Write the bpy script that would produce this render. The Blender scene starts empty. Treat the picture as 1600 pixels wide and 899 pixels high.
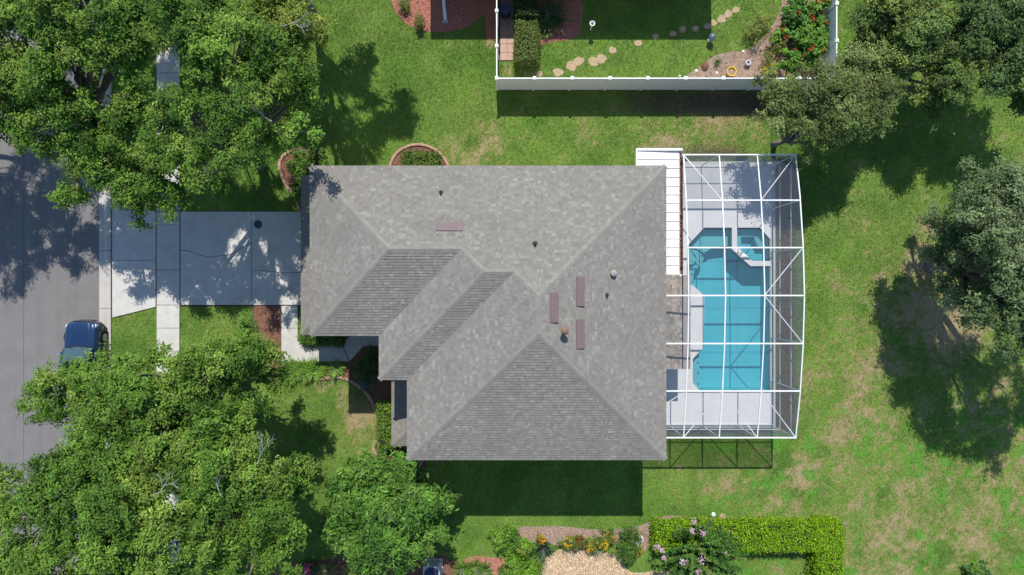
import bpy, math, random
import numpy as np
from mathutils import Vector, Matrix
from mathutils.geometry import tessellate_polygon

rng = np.random.default_rng(7)
random.seed(7)
scene = bpy.context.scene
C = scene.collection

# ------------------------------------------------------------------ camera, sky, sun, exposure
CAM_H, FPX = 34.0, 986.0                      # flying height in metres, focal length in photo pixels
cam_d = bpy.data.cameras.new('camera'); cam = bpy.data.objects.new('camera', cam_d); C.objects.link(cam)
cam.location = (0, 0, CAM_H); cam.rotation_euler = (0, 0, 0)
cam_d.sensor_width = 36.0; cam_d.lens = FPX * 36.0 / 1600.0; cam_d.clip_end = 2000
scene.camera = cam

SUN_DIR = Vector((-0.03, 0.78, 1.0)).normalized()      # towards the sun
world = bpy.data.worlds.new('World'); scene.world = world; world.use_nodes = True
wn = world.node_tree.nodes; wl = world.node_tree.links
sky = wn.new('ShaderNodeTexSky'); sky.sky_type = 'NISHITA'; sky.sun_disc = False
sky.sun_elevation = math.asin(SUN_DIR.z); sky.sun_rotation = math.atan2(SUN_DIR.x, SUN_DIR.y)
sky.air_density = 1.0; sky.dust_density = 0.15; sky.ozone_density = 2.5
wl.new(sky.outputs[0], wn['Background'].inputs[0]); wn['Background'].inputs[1].default_value = 0.135
sun_d = bpy.data.lights.new('sun', 'SUN'); sun_d.energy = 4.2; sun_d.angle = math.radians(0.53); sun_d.color = (1.0, 0.955, 0.88)
sun = bpy.data.objects.new('sun', sun_d); C.objects.link(sun); sun.location = (0, 30, 40)
sun.rotation_euler = (-SUN_DIR).to_track_quat('-Z', 'Y').to_euler()
scene.view_settings.view_transform = 'Standard'; scene.view_settings.look = 'None'
scene.view_settings.gamma = 1.0; scene.view_settings.use_curve_mapping = False
scene.view_settings.exposure = 0.48
scene.render.engine = 'CYCLES'
scene.cycles.max_bounces = 8; scene.cycles.transparent_max_bounces = 16; scene.cycles.diffuse_bounces = 3
scene.cycles.caustics_reflective = False; scene.cycles.caustics_refractive = False

# ------------------------------------------------------------------ helpers
def P(px, py, z=0.0):
    """A spot measured in the photograph, at its real height z, as a point of the place (metres)."""
    s = (CAM_H - z) / FPX
    return np.array([(px - 800.0) * s, (449.5 - py) * s, z])
def PL(pts, z=0.0): return [tuple(P(a, b, z)[:2]) for a, b in pts]

ORG = {}
def _finish(o, parent, label=None, cat=None, group=None, kind=None):
    C.objects.link(o)
    if parent is not None: o.parent = parent
    if label: o['label'] = label
    if cat: o['category'] = cat
    if group: o['group'] = group
    if kind: o['kind'] = kind
    return o
def empty(name, loc, label, cat, group=None):
    o = bpy.data.objects.new(name, None); o.location = tuple(loc); o.empty_display_size = 0.3
    ORG[o] = np.array(loc, float)
    return _finish(o, None, label, cat, group)
def np_mesh(name, V, F, mat, parent=None, cols=None, smooth=False, label=None, cat=None, group=None, kind=None, base=None):
    """One mesh object from numpy vertices and equal-sized faces (or a list of ragged faces)."""
    V = np.asarray(V, float).reshape(-1, 3)
    if parent is not None: org = ORG.get(parent, np.zeros(3))
    elif base is not None: org = np.asarray(base, float)
    else: org = np.zeros(3)
    V = V - org
    me = bpy.data.meshes.new(name)
    if isinstance(F, np.ndarray):
        n, k = F.shape
        me.vertices.add(len(V)); me.vertices.foreach_set('co', V.astype(np.float32).ravel())
        me.loops.add(n * k); me.loops.foreach_set('vertex_index', F.astype(np.int32).ravel())
        me.polygons.add(n); me.polygons.foreach_set('loop_start', np.arange(0, n * k, k, dtype=np.int32))
        me.polygons.foreach_set('loop_total', np.full(n, k, dtype=np.int32))
        me.update(calc_edges=True)
    else:
        me.from_pydata([tuple(v) for v in V], [], [tuple(f) for f in F]); me.update()
    if cols is not None:
        ca = me.color_attributes.new('Col', 'FLOAT_COLOR', 'POINT')
        cc = np.ones((len(V), 4), np.float32); cc[:, :3] = cols
        ca.data.foreach_set('color', cc.ravel())
    me.polygons.foreach_set('use_smooth', np.full(len(me.polygons), bool(smooth)))
    me.materials.append(mat)
    o = bpy.data.objects.new(name, me)
    ORG[o] = org
    if parent is None: o.location = tuple(org)
    return _finish(o, parent, label, cat, group, kind)

class MB:
    """Collects simple solids into one mesh."""
    def __init__(s): s.V = []; s.F = []
    def add(s, V, F):
        b = len(s.V); s.V += [tuple(v) for v in V]; s.F += [tuple(i + b for i in f) for f in F]; return s
    def box(s, x0, x1, y0, y1, z0, z1):
        return s.add([(x0,y0,z0),(x1,y0,z0),(x1,y1,z0),(x0,y1,z0),(x0,y0,z1),(x1,y0,z1),(x1,y1,z1),(x0,y1,z1)],
                     [(3,2,1,0),(4,5,6,7),(0,1,5,4),(1,2,6,5),(2,3,7,6),(3,0,4,7)])
    def beam(s, p, q, w, h, up=(0,0,1)):
        p = Vector(p); q = Vector(q); d = (q - p).normalized(); u = Vector(up)
        if abs(d.dot(u)) > .98: u = Vector((1,0,0))
        r = d.cross(u).normalized(); t = r.cross(d).normalized()
        a = [r*(-w/2)+t*(-h/2), r*(w/2)+t*(-h/2), r*(w/2)+t*(h/2), r*(-w/2)+t*(h/2)]
        return s.add([p+k for k in a]+[q+k for k in a], [(3,2,1,0),(4,5,6,7),(0,1,5,4),(1,2,6,5),(2,3,7,6),(3,0,4,7)])
    def tube(s, pts, rad, n=8, cap=True):
        pts = [Vector(p) for p in pts]; rings = []; b = len(s.V)
        if not hasattr(rad, '__len__'): rad = [rad]*len(pts)
        for i, p in enumerate(pts):
            d = (pts[min(i+1, len(pts)-1)] - pts[max(i-1, 0)]).normalized()
            u = Vector((0,0,1)) if abs(d.z) < .9 else Vector((1,0,0))
            r = d.cross(u).normalized(); t = r.cross(d)
            for k in range(n):
                a = 2*math.pi*k/n; s.V.append(tuple(p + (r*math.cos(a) + t*math.sin(a))*rad[i]))
        for i in range(len(pts)-1):
            for k in range(n):
                s.F.append((b+i*n+k, b+i*n+(k+1)%n, b+(i+1)*n+(k+1)%n, b+(i+1)*n+k))
        if cap:
            s.F.append(tuple(b+k for k in range(n-1,-1,-1))); s.F.append(tuple(b+(len(pts)-1)*n+k for k in range(n)))
        return s
    def lathe(s, c, prof, n=20):
        b = len(s.V)
        for r, z in prof:
            for k in range(n):
                a = 2*math.pi*k/n; s.V.append((c[0]+r*math.cos(a), c[1]+r*math.sin(a), c[2]+z))
        for i in range(len(prof)-1):
            for k in range(n): s.F.append((b+i*n+k, b+i*n+(k+1)%n, b+(i+1)*n+(k+1)%n, b+(i+1)*n+k))
        s.F.append(tuple(b+k for k in range(n-1,-1,-1))); s.F.append(tuple(b+(len(prof)-1)*n+k for k in range(n)))
        return s
    def prism(s, poly, z0, z1):
        """A flat slab from a plan polygon (counter-clockwise or not), with chamfer-free sides."""
        poly = ccw(poly); n = len(poly); b = len(s.V)
        s.V += [(x,y,z0) for x,y in poly] + [(x,y,z1) for x,y in poly]
        for t in tessellate_polygon([[Vector((x,y,0)) for x,y in poly]]):
            a,c,d = t
            (x0,y0),(x1,y1),(x2,y2) = poly[a],poly[c],poly[d]
            if (x1-x0)*(y2-y0)-(x2-x0)*(y1-y0) < 0: c,d = d,c
            s.F.append((b+n+a,b+n+c,b+n+d)); s.F.append((b+a,b+d,b+c))
        for i in range(n):
            j=(i+1)%n; s.F.append((b+i,b+j,b+n+j,b+n+i))
        return s
    def build(s, name, mat, parent=None, smooth=False, **kw):
        return np_mesh(name, np.array(s.V), s.F, mat, parent, None, smooth, **kw)

def ccw(poly):
    a = sum(poly[i][0]*poly[(i+1)%len(poly)][1]-poly[(i+1)%len(poly)][0]*poly[i][1] for i in range(len(poly)))
    return list(poly) if a > 0 else list(reversed(poly))
def inside(x, y, poly):
    x = np.asarray(x); y = np.asarray(y); r = np.zeros(x.shape, bool); n = len(poly)
    for i in range(n):
        x0,y0 = poly[i]; x1,y1 = poly[(i+1)%n]
        if y0 == y1: continue
        c = ((y0 > y) != (y1 > y)) & (x < (x1-x0)*(y-y0)/(y1-y0)+x0)
        r ^= c
    return r
def smooth_line(pts, n=8):
    """Catmull-Rom through plan points."""
    pts = [np.array(p, float) for p in pts]; out = []
    q = [2*pts[0]-pts[1]] + pts + [2*pts[-1]-pts[-2]]
    for i in range(1, len(q)-2):
        for k in range(n):
            t = k/n
            out.append(.5*((2*q[i])+(-q[i-1]+q[i+1])*t+(2*q[i-1]-5*q[i]+4*q[i+1]-q[i+2])*t*t+(-q[i-1]+3*q[i]-3*q[i+1]+q[i+2])*t**3))
    out.append(pts[-1]); return [tuple(p) for p in out]

_T = np.random.default_rng(3).random((256, 256))
def vnoise(x, y):
    xi = np.floor(x).astype(int); yi = np.floor(y).astype(int); fx = x-xi; fy = y-yi
    fx = fx*fx*(3-2*fx); fy = fy*fy*(3-2*fy); g = lambda a,b: _T[a & 255, b & 255]
    return (g(xi,yi)*(1-fx)+g(xi+1,yi)*fx)*(1-fy)+(g(xi,yi+1)*(1-fx)+g(xi+1,yi+1)*fx)*fy
def fbm(x, y, o=4):
    s = 0; a = .5; t = 0
    for i in range(o):
        s = s + a*vnoise(x*2**i+17.3*i, y*2**i-9.1*i); t += a; a *= .55
    return s/t
def sstep(a, b, x): t = np.clip((x-a)/(b-a), 0, 1); return t*t*(3-2*t)

# ------------------------------------------------------------------ materials
def newmat(name):
    m = bpy.data.materials.new(name); m.use_nodes = True
    return m, m.node_tree.nodes, m.node_tree.links, m.node_tree.nodes['Principled BSDF']
def surf(name, col, rough=.8, var=.12, scale=6.0, fine=60.0, bump=.0, metal=0.0, spec=.3, vc=False, stain=None, coat=0, stretch=None):
    """Principled with two scales of noise on the colour, optional mesh colours, optional stains and relief."""
    m, n, l, b = newmat(name)
    b.inputs['Roughness'].default_value = rough; b.inputs['Metallic'].default_value = metal
    b.inputs['Specular IOR Level'].default_value = spec
    if coat: b.inputs['Coat Weight'].default_value = coat; b.inputs['Coat Roughness'].default_value = .05
    tc = n.new('ShaderNodeTexCoord'); g = n.new('ShaderNodeNewGeometry')
    n1 = n.new('ShaderNodeTexNoise'); n1.inputs['Scale'].default_value = scale; n1.inputs['Detail'].default_value = 5
    n2 = n.new('ShaderNodeTexNoise'); n2.inputs['Scale'].default_value = fine; n2.inputs['Detail'].default_value = 2
    l.new(g.outputs['Position'], n1.inputs['Vector']); l.new(g.outputs['Position'], n2.inputs['Vector'])
    add = n.new('ShaderNodeMath'); add.operation = 'ADD'; l.new(n1.outputs[0], add.inputs[0]); l.new(n2.outputs[0], add.inputs[1])
    mr = n.new('ShaderNodeMapRange'); mr.inputs['From Min'].default_value = .6; mr.inputs['From Max'].default_value = 1.4
    mr.inputs['To Min'].default_value = 1-var; mr.inputs['To Max'].default_value = 1+var
    l.new(add.outputs[0], mr.inputs['Value'])
    mul = n.new('ShaderNodeVectorMath'); mul.operation = 'SCALE'
    if vc:
        at = n.new('ShaderNodeAttribute'); at.attribute_name = 'Col'; l.new(at.outputs['Color'], mul.inputs[0])
    else: mul.inputs[0].default_value = col
    l.new(mr.outputs[0], mul.inputs['Scale'])
    out = mul.outputs[0]
    if stain:
        n3 = n.new('ShaderNodeTexNoise'); n3.inputs['Scale'].default_value = stain[1]; n3.inputs['Detail'].default_value = 7
        n3.inputs['Roughness'].default_value = .65
        if stretch:
            mp = n.new('ShaderNodeMapping'); mp.inputs['Scale'].default_value = stretch
            l.new(g.outputs['Position'], mp.inputs['Vector']); l.new(mp.outputs[0], n3.inputs['Vector'])
        else: l.new(g.outputs['Position'], n3.inputs['Vector'])
        mr3 = n.new('ShaderNodeMapRange'); mr3.inputs['From Min'].default_value = .48; mr3.inputs['From Max'].default_value = .72
        mr3.inputs['To Max'].default_value = stain[2]; l.new(n3.outputs[0], mr3.inputs['Value'])
        mx = n.new('ShaderNodeMix'); mx.data_type = 'RGBA'; l.new(mr3.outputs[0], mx.inputs['Factor'])
        l.new(out, mx.inputs[6]); mx.inputs[7].default_value = (*stain[0], 1); out = mx.outputs[2]
    l.new(out, b.inputs['Base Color'])
    if bump:
        bp = n.new('ShaderNodeBump'); bp.inputs['Strength'].default_value = bump; bp.inputs['Distance'].default_value = .02
        l.new(n2.outputs[0], bp.inputs['Height']); l.new(bp.outputs[0], b.inputs['Normal'])
    return m
def leafmat(name, trans=.35, rough=.45, gloss=.35):
    """Leaf: colour from the mesh, light passing through, a waxy sheen."""
    m, n, l, b = newmat(name)
    at = n.new('ShaderNodeAttribute'); at.attribute_name = 'Col'
    b.inputs['Roughness'].default_value = rough; b.inputs['Specular IOR Level'].default_value = gloss
    l.new(at.outputs['Color'], b.inputs['Base Color'])
    tr = n.new('ShaderNodeBsdfTranslucent')
    mv = n.new('ShaderNodeVectorMath'); mv.operation = 'MULTIPLY'; mv.inputs[1].default_value = (1.25, 1.2, .5)
    l.new(at.outputs['Color'], mv.inputs[0]); l.new(mv.outputs[0], tr.inputs['Color'])
    mx = n.new('ShaderNodeMixShader'); mx.inputs[0].default_value = trans
    l.new(b.outputs[0], mx.inputs[1]); l.new(tr.outputs[0], mx.inputs[2]); l.new(mx.outputs[0], n['Material Output'].inputs[0])
    return m
def screenmat(name, opacity, col):
    m, n, l, b = newmat(name)
    b.inputs['Base Color'].default_value = (*col, 1); b.inputs['Roughness'].default_value = .8; b.inputs['Specular IOR Level'].default_value = .1
    t = n.new('ShaderNodeBsdfTransparent'); mx = n.new('ShaderNodeMixShader'); mx.inputs[0].default_value = opacity
    l.new(t.outputs[0], mx.inputs[1]); l.new(b.outputs[0], mx.inputs[2]); l.new(mx.outputs[0], n['Material Output'].inputs[0])
    return m
def watermat(name, tint):
    m, n, l, b = newmat(name)
    t = n.new('ShaderNodeBsdfTransparent'); t.inputs[0].default_value = (*tint, 1)
    gl = n.new('ShaderNodeBsdfGlossy'); gl.inputs['Roughness'].default_value = .06
    ns = n.new('ShaderNodeTexNoise'); ns.inputs['Scale'].default_value = 3.5; ns.inputs['Detail'].default_value = 3
    ge = n.new('ShaderNodeNewGeometry'); l.new(ge.outputs['Position'], ns.inputs['Vector'])
    bp = n.new('ShaderNodeBump'); bp.inputs['Strength'].default_value = .25; bp.inputs['Distance'].default_value = .05
    l.new(ns.outputs[0], bp.inputs['Height']); l.new(bp.outputs[0], gl.inputs['Normal'])
    fr = n.new('ShaderNodeFresnel'); fr.inputs['IOR'].default_value = 1.33; l.new(bp.outputs[0], fr.inputs['Normal'])
    mx = n.new('ShaderNodeMixShader'); l.new(fr.outputs[0], mx.inputs[0]); l.new(t.outputs[0], mx.inputs[1]); l.new(gl.outputs[0], mx.inputs[2])
    df = n.new('ShaderNodeBsdfDiffuse'); df.inputs[0].default_value = (.06,.38,.46,1)      # light scattered in the water body
    m2 = n.new('ShaderNodeMixShader'); m2.inputs[0].default_value = .16; l.new(mx.outputs[0], m2.inputs[1]); l.new(df.outputs[0], m2.inputs[2])
    l.new(m2.outputs[0], n['Material Output'].inputs[0])
    return m

M = {}
M['lawn'] = surf('lawn_soil', (.1,.1,.05), .95, .3, 9, 45, .5, vc=True, spec=.1)
M['grass'] = leafmat('grass_blades', .25, .6, .2)
M['asphalt'] = surf('asphalt', (.160,.152,.148), .9, .14, 1.2, 70, .3, stain=((.118,.112,.110), 1.2, .75), stretch=(1,.06,1))
M['concrete'] = surf('concrete', (.46,.445,.41), .85, .14, 2.5, 40, .15, stain=((.34,.325,.295), .8, .6))
M['curbcon'] = surf('curb_concrete', (.42,.395,.36), .85, .14, 3, 40, .15, stain=((.27,.25,.225), 1.5, .65))
M['joint'] = surf('joint_dirt', (.05,.045,.035), .95, .3, 8, 50)
M['joint2'] = surf('seam_tar',(.112,.107,.104),.9,.3,6,40)
M['deck'] = surf('deck_coating', (.55,.55,.545), .7, .06, 2, 50, .1, stain=((.47,.47,.465), 1.1, .5))
M['shingle'] = surf('asphalt_shingle', (.3,.3,.28), .95, .13, 5, 45, .35, vc=True, spec=.1, stain=((.150,.142,.127), .6, .5))
M['stucco'] = surf('stucco', (.58,.53,.44), .9, .06, 3, 60, .3)
M['soffit'] = surf('soffit', (.62,.60,.56), .7, .05)
M['white'] = surf('white_aluminium', (.66,.66,.65), .45, .06, 2, 30, 0, spec=.3, stain=((.54,.53,.50), 3.0, .5))
M['whiteroof'] = surf('white_roof_metal', (.70,.70,.69), .45, .05, 1.5, 25, 0, stain=((.6,.59,.56), 2.2, .35))
M['vinyl'] = surf('white_vinyl', (.72,.72,.70), .5, .04, 3, 30, 0, stain=((.62,.62,.57), 1.5, .4))
M['gutter'] = surf('gutter_metal', (.27,.255,.245), .6, .15, 5, 40)
M['debris'] = surf('leaf_debris', (.22,.12,.09), .95, .5, 14, 60, .5)
M['mauve'] = surf('vent_metal', (.150,.104,.107), .6, .15, 6, 40)
M['darkmetal'] = surf('dark_metal', (.05,.05,.055), .5, .1)
M['copper'] = surf('rusty_metal', (.19,.115,.08), .7, .3, 30, 80)
M['glass'] = surf('window_glass', (.03,.04,.05), .05, .02, spec=.8)
M['doorwhite'] = surf('door_paint', (.66,.64,.58), .5, .03)
M['plaster'] = surf('pool_plaster', (.15,.52,.595), .6, .06, 3, 40, stain=((.115,.43,.505), .45, .85))
M['plasterlight'] = surf('pool_step_plaster', (.24,.47,.50), .6, .05, 3, 40)
M['tile'] = surf('dark_tile', (.02,.04,.07), .3, .1)
M['water'] = watermat('pool_water', (.68,.92,.96))
M['screen'] = screenmat('insect_screen', .17, (.14,.17,.22))
M['wallscreen'] = screenmat('insect_screen_wall', .42, (.11,.115,.13))
M['edging'] = surf('terracotta_curbing', (.36,.22,.155), .85, .2, 7, 45, .3, stain=((.22,.15,.115), 2.5, .65))
M['mulch'] = surf('bark_mulch', (.17,.085,.055), .95, .35, 12, 60, .6)
M['chips'] = surf('bark_chips', (.2,.1,.07), .95, .15, 20, 60, vc=True)
M['redmulch'] = surf('red_mulch', (.33,.135,.095), .95, .3, 12, 60, .6)
M['soil'] = surf('garden_soil', (.27,.20,.155), .95, .25, 8, 50, .5)
M['gravelbase'] = surf('gravel_base', (.40,.30,.19), .95, .25, 15, 60, .5)
M['bark'] = surf('bark', (.175,.155,.135), .9, .25, 8, 40, .5)
M['deadwood'] = surf('dead_wood', (.30,.28,.25), .9, .2, 10, 40)
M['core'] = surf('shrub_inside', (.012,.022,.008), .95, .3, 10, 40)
M['leaf'] = leafmat('oak_leaf', .27, .55, .15)
M['shrubleaf'] = leafmat('shrub_leaf', .26, .5, .25)
M['flower'] = leafmat('petals', .3, .7, .1)
M['paver'] = surf('paver', (.42,.29,.23), .9, .15, 5, 50, .2)
M['step'] = surf('stepping_stone', (.36,.265,.17), .9, .25, 6, 40, .3, stain=((.17,.19,.07), 3.0, .5))
M['carblue'] = surf('car_paint', (.006,.026,.080), .28, .03, 2, 10, 0, metal=.25, spec=.5, coat=1)
M['carblack'] = surf('black_plastic', (.018,.018,.02), .55, .1)
M['rubber'] = surf('tyre_rubber', (.02,.02,.02), .9, .2, 20, 60)
M['alloy'] = surf('alloy', (.45,.45,.47), .35, .05, metal=.8)
M['carglass'] = surf('windscreen_glass', (.03,.06,.06), .04, .02, spec=.7, coat=1)
M['lamp'] = surf('headlamp_glass', (.65,.68,.70), .1, .03, spec=.8)
M['yellow'] = surf('yellow_glaze', (.62,.42,.03), .3, .1, 10, 40, coat=.5)
M['bluegrey'] = surf('blue_grey_glaze', (.10,.13,.19), .2, .1, coat=.6)
M['greystone'] = surf('grey_stone', (.38,.38,.40), .8, .15, 14, 50)
M['whitestone'] = surf('white_stone', (.75,.73,.70), .8, .08, 14, 50)
M['blackiron'] = surf('black_iron', (.03,.03,.03), .5, .1)
M['bin'] = surf('bin_plastic', (.025,.035,.065), .5, .06)

# ------------------------------------------------------------------ plan of the place
DECK = (6.0, 14.17, -7.57, 6.74)
def X_(px, z=0): return P(px, 0, z)[0]
def Y_(py, z=0): return P(0, py, z)[1]
ROAD_E = X_(155)
driveway_outline = PL([(175,310),(246,331),(553,331),(553,477),(246,480),(175,497)])
walk_outline = PL([(440,477),(466,477),(466,533),(488,537),(534,536),(548,524),(620,520),(620,541),(568,541),(547,565),(440,566)])
beds = {
 'front': PL(smooth_line([(395,592),(430,593),(500,592),(532,590),(562,604),(580,624),(588,652),(587,690),(588,712),(618,735),(650,742)],4) + [(665,735),(665,541),(570,541),(547,566),(440,566),(440,478),(395,478)]),
 'corner': PL(smooth_line([(470,331),(458,305),(441,277),(437,255),(447,241),(466,234),(486,239),(505,252),(520,268)],4) + [(560,300),(560,331)]),
 'arc': PL(smooth_line([(606,268),(618,242),(638,229),(660,227),(681,235),(694,248),(704,266)],4) + [(706,306),(604,306)]),
 'neighbour_red': PL(smooth_line([(608,-60),(613,5),(622,24),(638,39),(656,47),(676,50),(703,49),(730,42),(748,29),(757,24)],4) + [(760,62),(775,64),(775,-60)]),
 'neighbour_shrub': PL([(802,-60),(910,-60)] + smooth_line([(910,20),(906,50),(890,62),(862,66),(842,75),(842,95)],4)+[(806,95)]),
 'neighbour_flower': PL(smooth_line([(1060,138),(1075,117),(1092,105),(1120,86),(1150,81),(1166,77),(1188,63),(1208,38),(1220,8),(1226,-60)],4) + [(1283,-60),(1283,138)]),
 'garden': PL(smooth_line([(764,842),(790,825),(835,823),(880,823),(940,828),(985,824),(1004,820),(1020,813),(1045,806),(1090,809)],4)+[(1322,816),(1322,826),(1030,828),(1018,838),(1016,856),(1004,862),(985,858),(960,850),(900,862),(850,846),(800,850)]),
 'garden_low': PL(smooth_line([(714,930),(716,885),(728,873),(745,869),(768,871),(790,873)],4)+[(800,880),(800,930)]),
 'magnolia': PL([(420,885),(520,872),(600,868),(690,868),(714,878),(714,940),(420,940)]),
}
gravel_outline = PL(smooth_line([(842,930),(848,882),(862,866),(885,856),(925,862),(962,866),(974,882),(984,893),(1000,895),(1020,893),(1065,894),(1070,930)],5))
HOUSE = [(-8.5,-1.67),(-5.44,-1.67),(-5.44,-3.63),(-4.19,-3.63),(-4.19,-7.19),(6.38,-7.19),(6.38,4.94),(-8.5,4.94)]
STREET_W = -29.8
SIDEWALK = (X_(245), X_(281.5))

stones_px = [(842,116,7),(872,113,9),(893,104,10),(904,96,9),(927,97,9),(939,92,9),(957,79,7.5),(998,68,7),(1024,57,6),(1052,53,6),(1066,46,6.5),(1087,45,6),(1105,41,6),(1115,37,6.5),(1127,31,8),(1138,22,8),(1150,16,7)]

# ---- lawn colours: living grass of several greens, thin and dead patches
dry_spots = [(1450,820,120,.34),(1360,880,70,.26),(1560,860,60,.2),(1350,650,45,.30),(1385,560,40,.28),(1330,590,30,.24),(740,238,38,.55),(770,215,30,.3),(700,225,25,.25),
 (1252,748,26,.7),(1300,690,40,.3),(560,640,26,.4),(540,610,26,.3),(505,600,22,.5),(560,660,26,.45),(590,640,20,.3),(1455,350,22,.7),(1440,390,24,.6),(1425,420,30,.5),
 (1400,480,60,.35),(1480,470,60,.6),(1500,520,60,.5),(1200,770,60,.35),(1120,740,40,.25),(1030,235,30,.5),(1090,160,80,.45),(1150,160,60,.4),(980,165,60,.25),(925,215,26,.35),(610,62,20,.35),(765,70,12,.8),(640,160,60,.12),(795,105,16,.6),(820,118,12,.4),
 (840,190,60,.12),(1330,340,30,.35),(1310,440,25,.25),(1540,640,60,.3),(1580,760,50,.3),(560,705,12,.3),(1240,650,20,.3),(1260,600,18,.3),(525,15,16,.4),(780,850,30,.1)]
lush_spots = [(600,130,120,.5),(980,60,150,.5),(1050,90,90,.4),(560,200,90,.4),(860,770,140,.4),(860,830,60,.1),(1300,380,60,.2)]
def lawn_rgb(x, y, speck=0.0):
    n1 = fbm(x*.22+3, y*.22+8); n2 = fbm(x*.9, y*.9+40); n3 = fbm(x*3.1+11, y*3.1); n4 = fbm(x*7.3, y*7.3+90, 3)
    dry = -.12 + .30*(n1-.5) + .75*(n2-.5) + 1.0*(n3-.5) + .8*(n4-.5)
    for a,b,r,s in dry_spots:
        c = P(a,b); d2 = ((x-c[0])**2+(y-c[1])**2)/(r/29.0)**2; dry = dry + s*np.exp(-d2)
    for a,b,r,s in lush_spots:
        c = P(a,b); d2 = ((x-c[0])**2+(y-c[1])**2)/(r/29.0)**2; dry = dry - .6*s*np.exp(-d2)
    if speck: dry = dry + rng.normal(0, speck, len(x))
    right = sstep(10, 15, x)*sstep(6, 1, y)
    dry = dry + .05*right
    g = np.clip(.5 + 1.5*(n2-.5) + 1.0*(n1-.5), 0, 1)[:,None]
    h = np.clip(.5 + 2.2*(fbm(x*.5-30, y*.5+5)-.5), 0, 1)[:,None]
    green = (1-g)*np.array([.086,.175,.028]) + g*np.array([.166,.285,.046])
    green = green*(1-.35*h) + .35*h*np.array([.185,.240,.058])
    soil = np.exp(-((x-14.75)/.55)**4)*sstep(-8.0,-7.4,y)*sstep(7.2,6.6,y) + .9*np.exp(-((y-10.0)/.62)**4)*sstep(4.5,8.5,x)*sstep(16.4,15.6,x) + .8*np.exp(-((x-10.8)/1.6)**4-((y-7.25)/.38)**2)
    d1 = sstep(.08, .36, dry)[:,None]; d2 = sstep(.36, .66, dry)[:,None]
    col = green*(1-d1) + d1*np.array([.240,.250,.090])
    col = col*(1-d2) + d2*np.array([.335,.265,.148])
    wd = (sstep(.60,.68,fbm(x*1.5+70,y*1.5-20,3))*sstep(9,12,x)*sstep(-5,-8,y)*.8)[:,None]; col = col*(1-wd)+wd*np.array([.105,.275,.035])
    soil = np.clip(soil*(.55+.9*n3),0,1)[:,None]; col = col*(1-soil)+soil*np.array([.135,.098,.072])
    return col, dry+.35*soil[:,0]

# ------------------------------------------------------------------ ground sheet (one sheet; left open only under the pool deck)
def build_ground():
    xs = np.concatenate([[-400,-150,-60],np.arange(-31,31.01,.15),[60,150,400]]); ys = np.concatenate([[-400,-150,-50],np.arange(-18,18.01,.15),[50,150,400]])
    XX,YY = np.meshgrid(xs,ys); nx,ny = len(xs),len(ys)
    x = XX.ravel(); y = YY.ravel(); col,_ = lawn_rgb(x,y,.09)
    z = np.zeros_like(x)
    idx = np.arange(nx*ny).reshape(ny,nx)
    F = np.stack([idx[:-1,:-1],idx[:-1,1:],idx[1:,1:],idx[1:,:-1]],-1).reshape(-1,4)
    cx = x[F].mean(1); cy = y[F].mean(1)
    keep = ((cx<8.60)&(cy>4.60)) | ~((cx>DECK[0]+.25)&(cx<DECK[1]-.25)&(cy>DECK[2]+.25)&(cy<DECK[3]-.25))
    np_mesh('ground', np.stack([x,y,z],1), F[keep], M['lawn'], cols=col*.8, kind='structure')
build_ground()

def build_grass():
    n = 400000
    x = rng.uniform(-27.9,28.5,n); y = rng.uniform(-16.2,16.2,n)
    bad = (x < X_(176)) | ((x>SIDEWALK[0]-.02)&(x<SIDEWALK[1]+.02))
    bad |= (x>DECK[0])&(x<DECK[1]+.03)&(y>DECK[2]-.03)&(y<DECK[3]+.03)&~((x<8.3)&(y>4.9))
    for poly in [driveway_outline, walk_outline, gravel_outline, HOUSE, *beds.values()]: bad |= inside(x,y,poly)
    for a,b,r in stones_px:
        c = P(a,b); bad |= (x-c[0])**2+(y-c[1])**2 < (r/29*.85)**2
    bad |= (x>X_(776))&(x<X_(806))&(y>Y_(102))
    x = x[~bad]; y = y[~bad]; col, dry = lawn_rgb(x,y,.13)
    keep = rng.random(len(x)) > .75*sstep(.35,.8,dry); x=x[keep]; y=y[keep]; col=col[keep]; n=len(x)
    V=[];Fc=[];CC=[]
    for k in range(2):
        a = rng.uniform(0,2*np.pi,n); ln = rng.uniform(.05,.11,n); w = rng.uniform(.010,.020,n); tilt = rng.uniform(.35,1.2,n)
        ox = x+rng.normal(0,.03,n); oy = y+rng.normal(0,.03,n)
        dx = np.cos(a); dy = np.sin(a); hx = np.sin(tilt)*ln; hz = np.cos(tilt)*ln
        v0 = np.stack([ox-dy*w,oy+dx*w,np.zeros(n)],1); v1 = np.stack([ox+dy*w,oy-dx*w,np.zeros(n)],1); v2 = np.stack([ox+dx*hx,oy+dy*hx,hz],1)
        V.append(np.stack([v0,v1,v2],1).reshape(-1,3))
        c = col*rng.uniform(.72,1.42,(n,1))*np.array([1.06,1.05,1.0]); yel = rng.random(n)<.06
        c[yel] = np.array([.25,.215,.09])*rng.uniform(.7,1.2,(yel.sum(),1)); CC.append(np.repeat(c,3,0))
    V = np.concatenate(V); F = np.arange(len(V)).reshape(-1,3)
    np_mesh('grass', V, F, M['grass'], cols=np.concatenate(CC), kind='stuff', label='mown green lawn grass with dry tan patches around the house', cat='grass')
build_grass()

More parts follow.
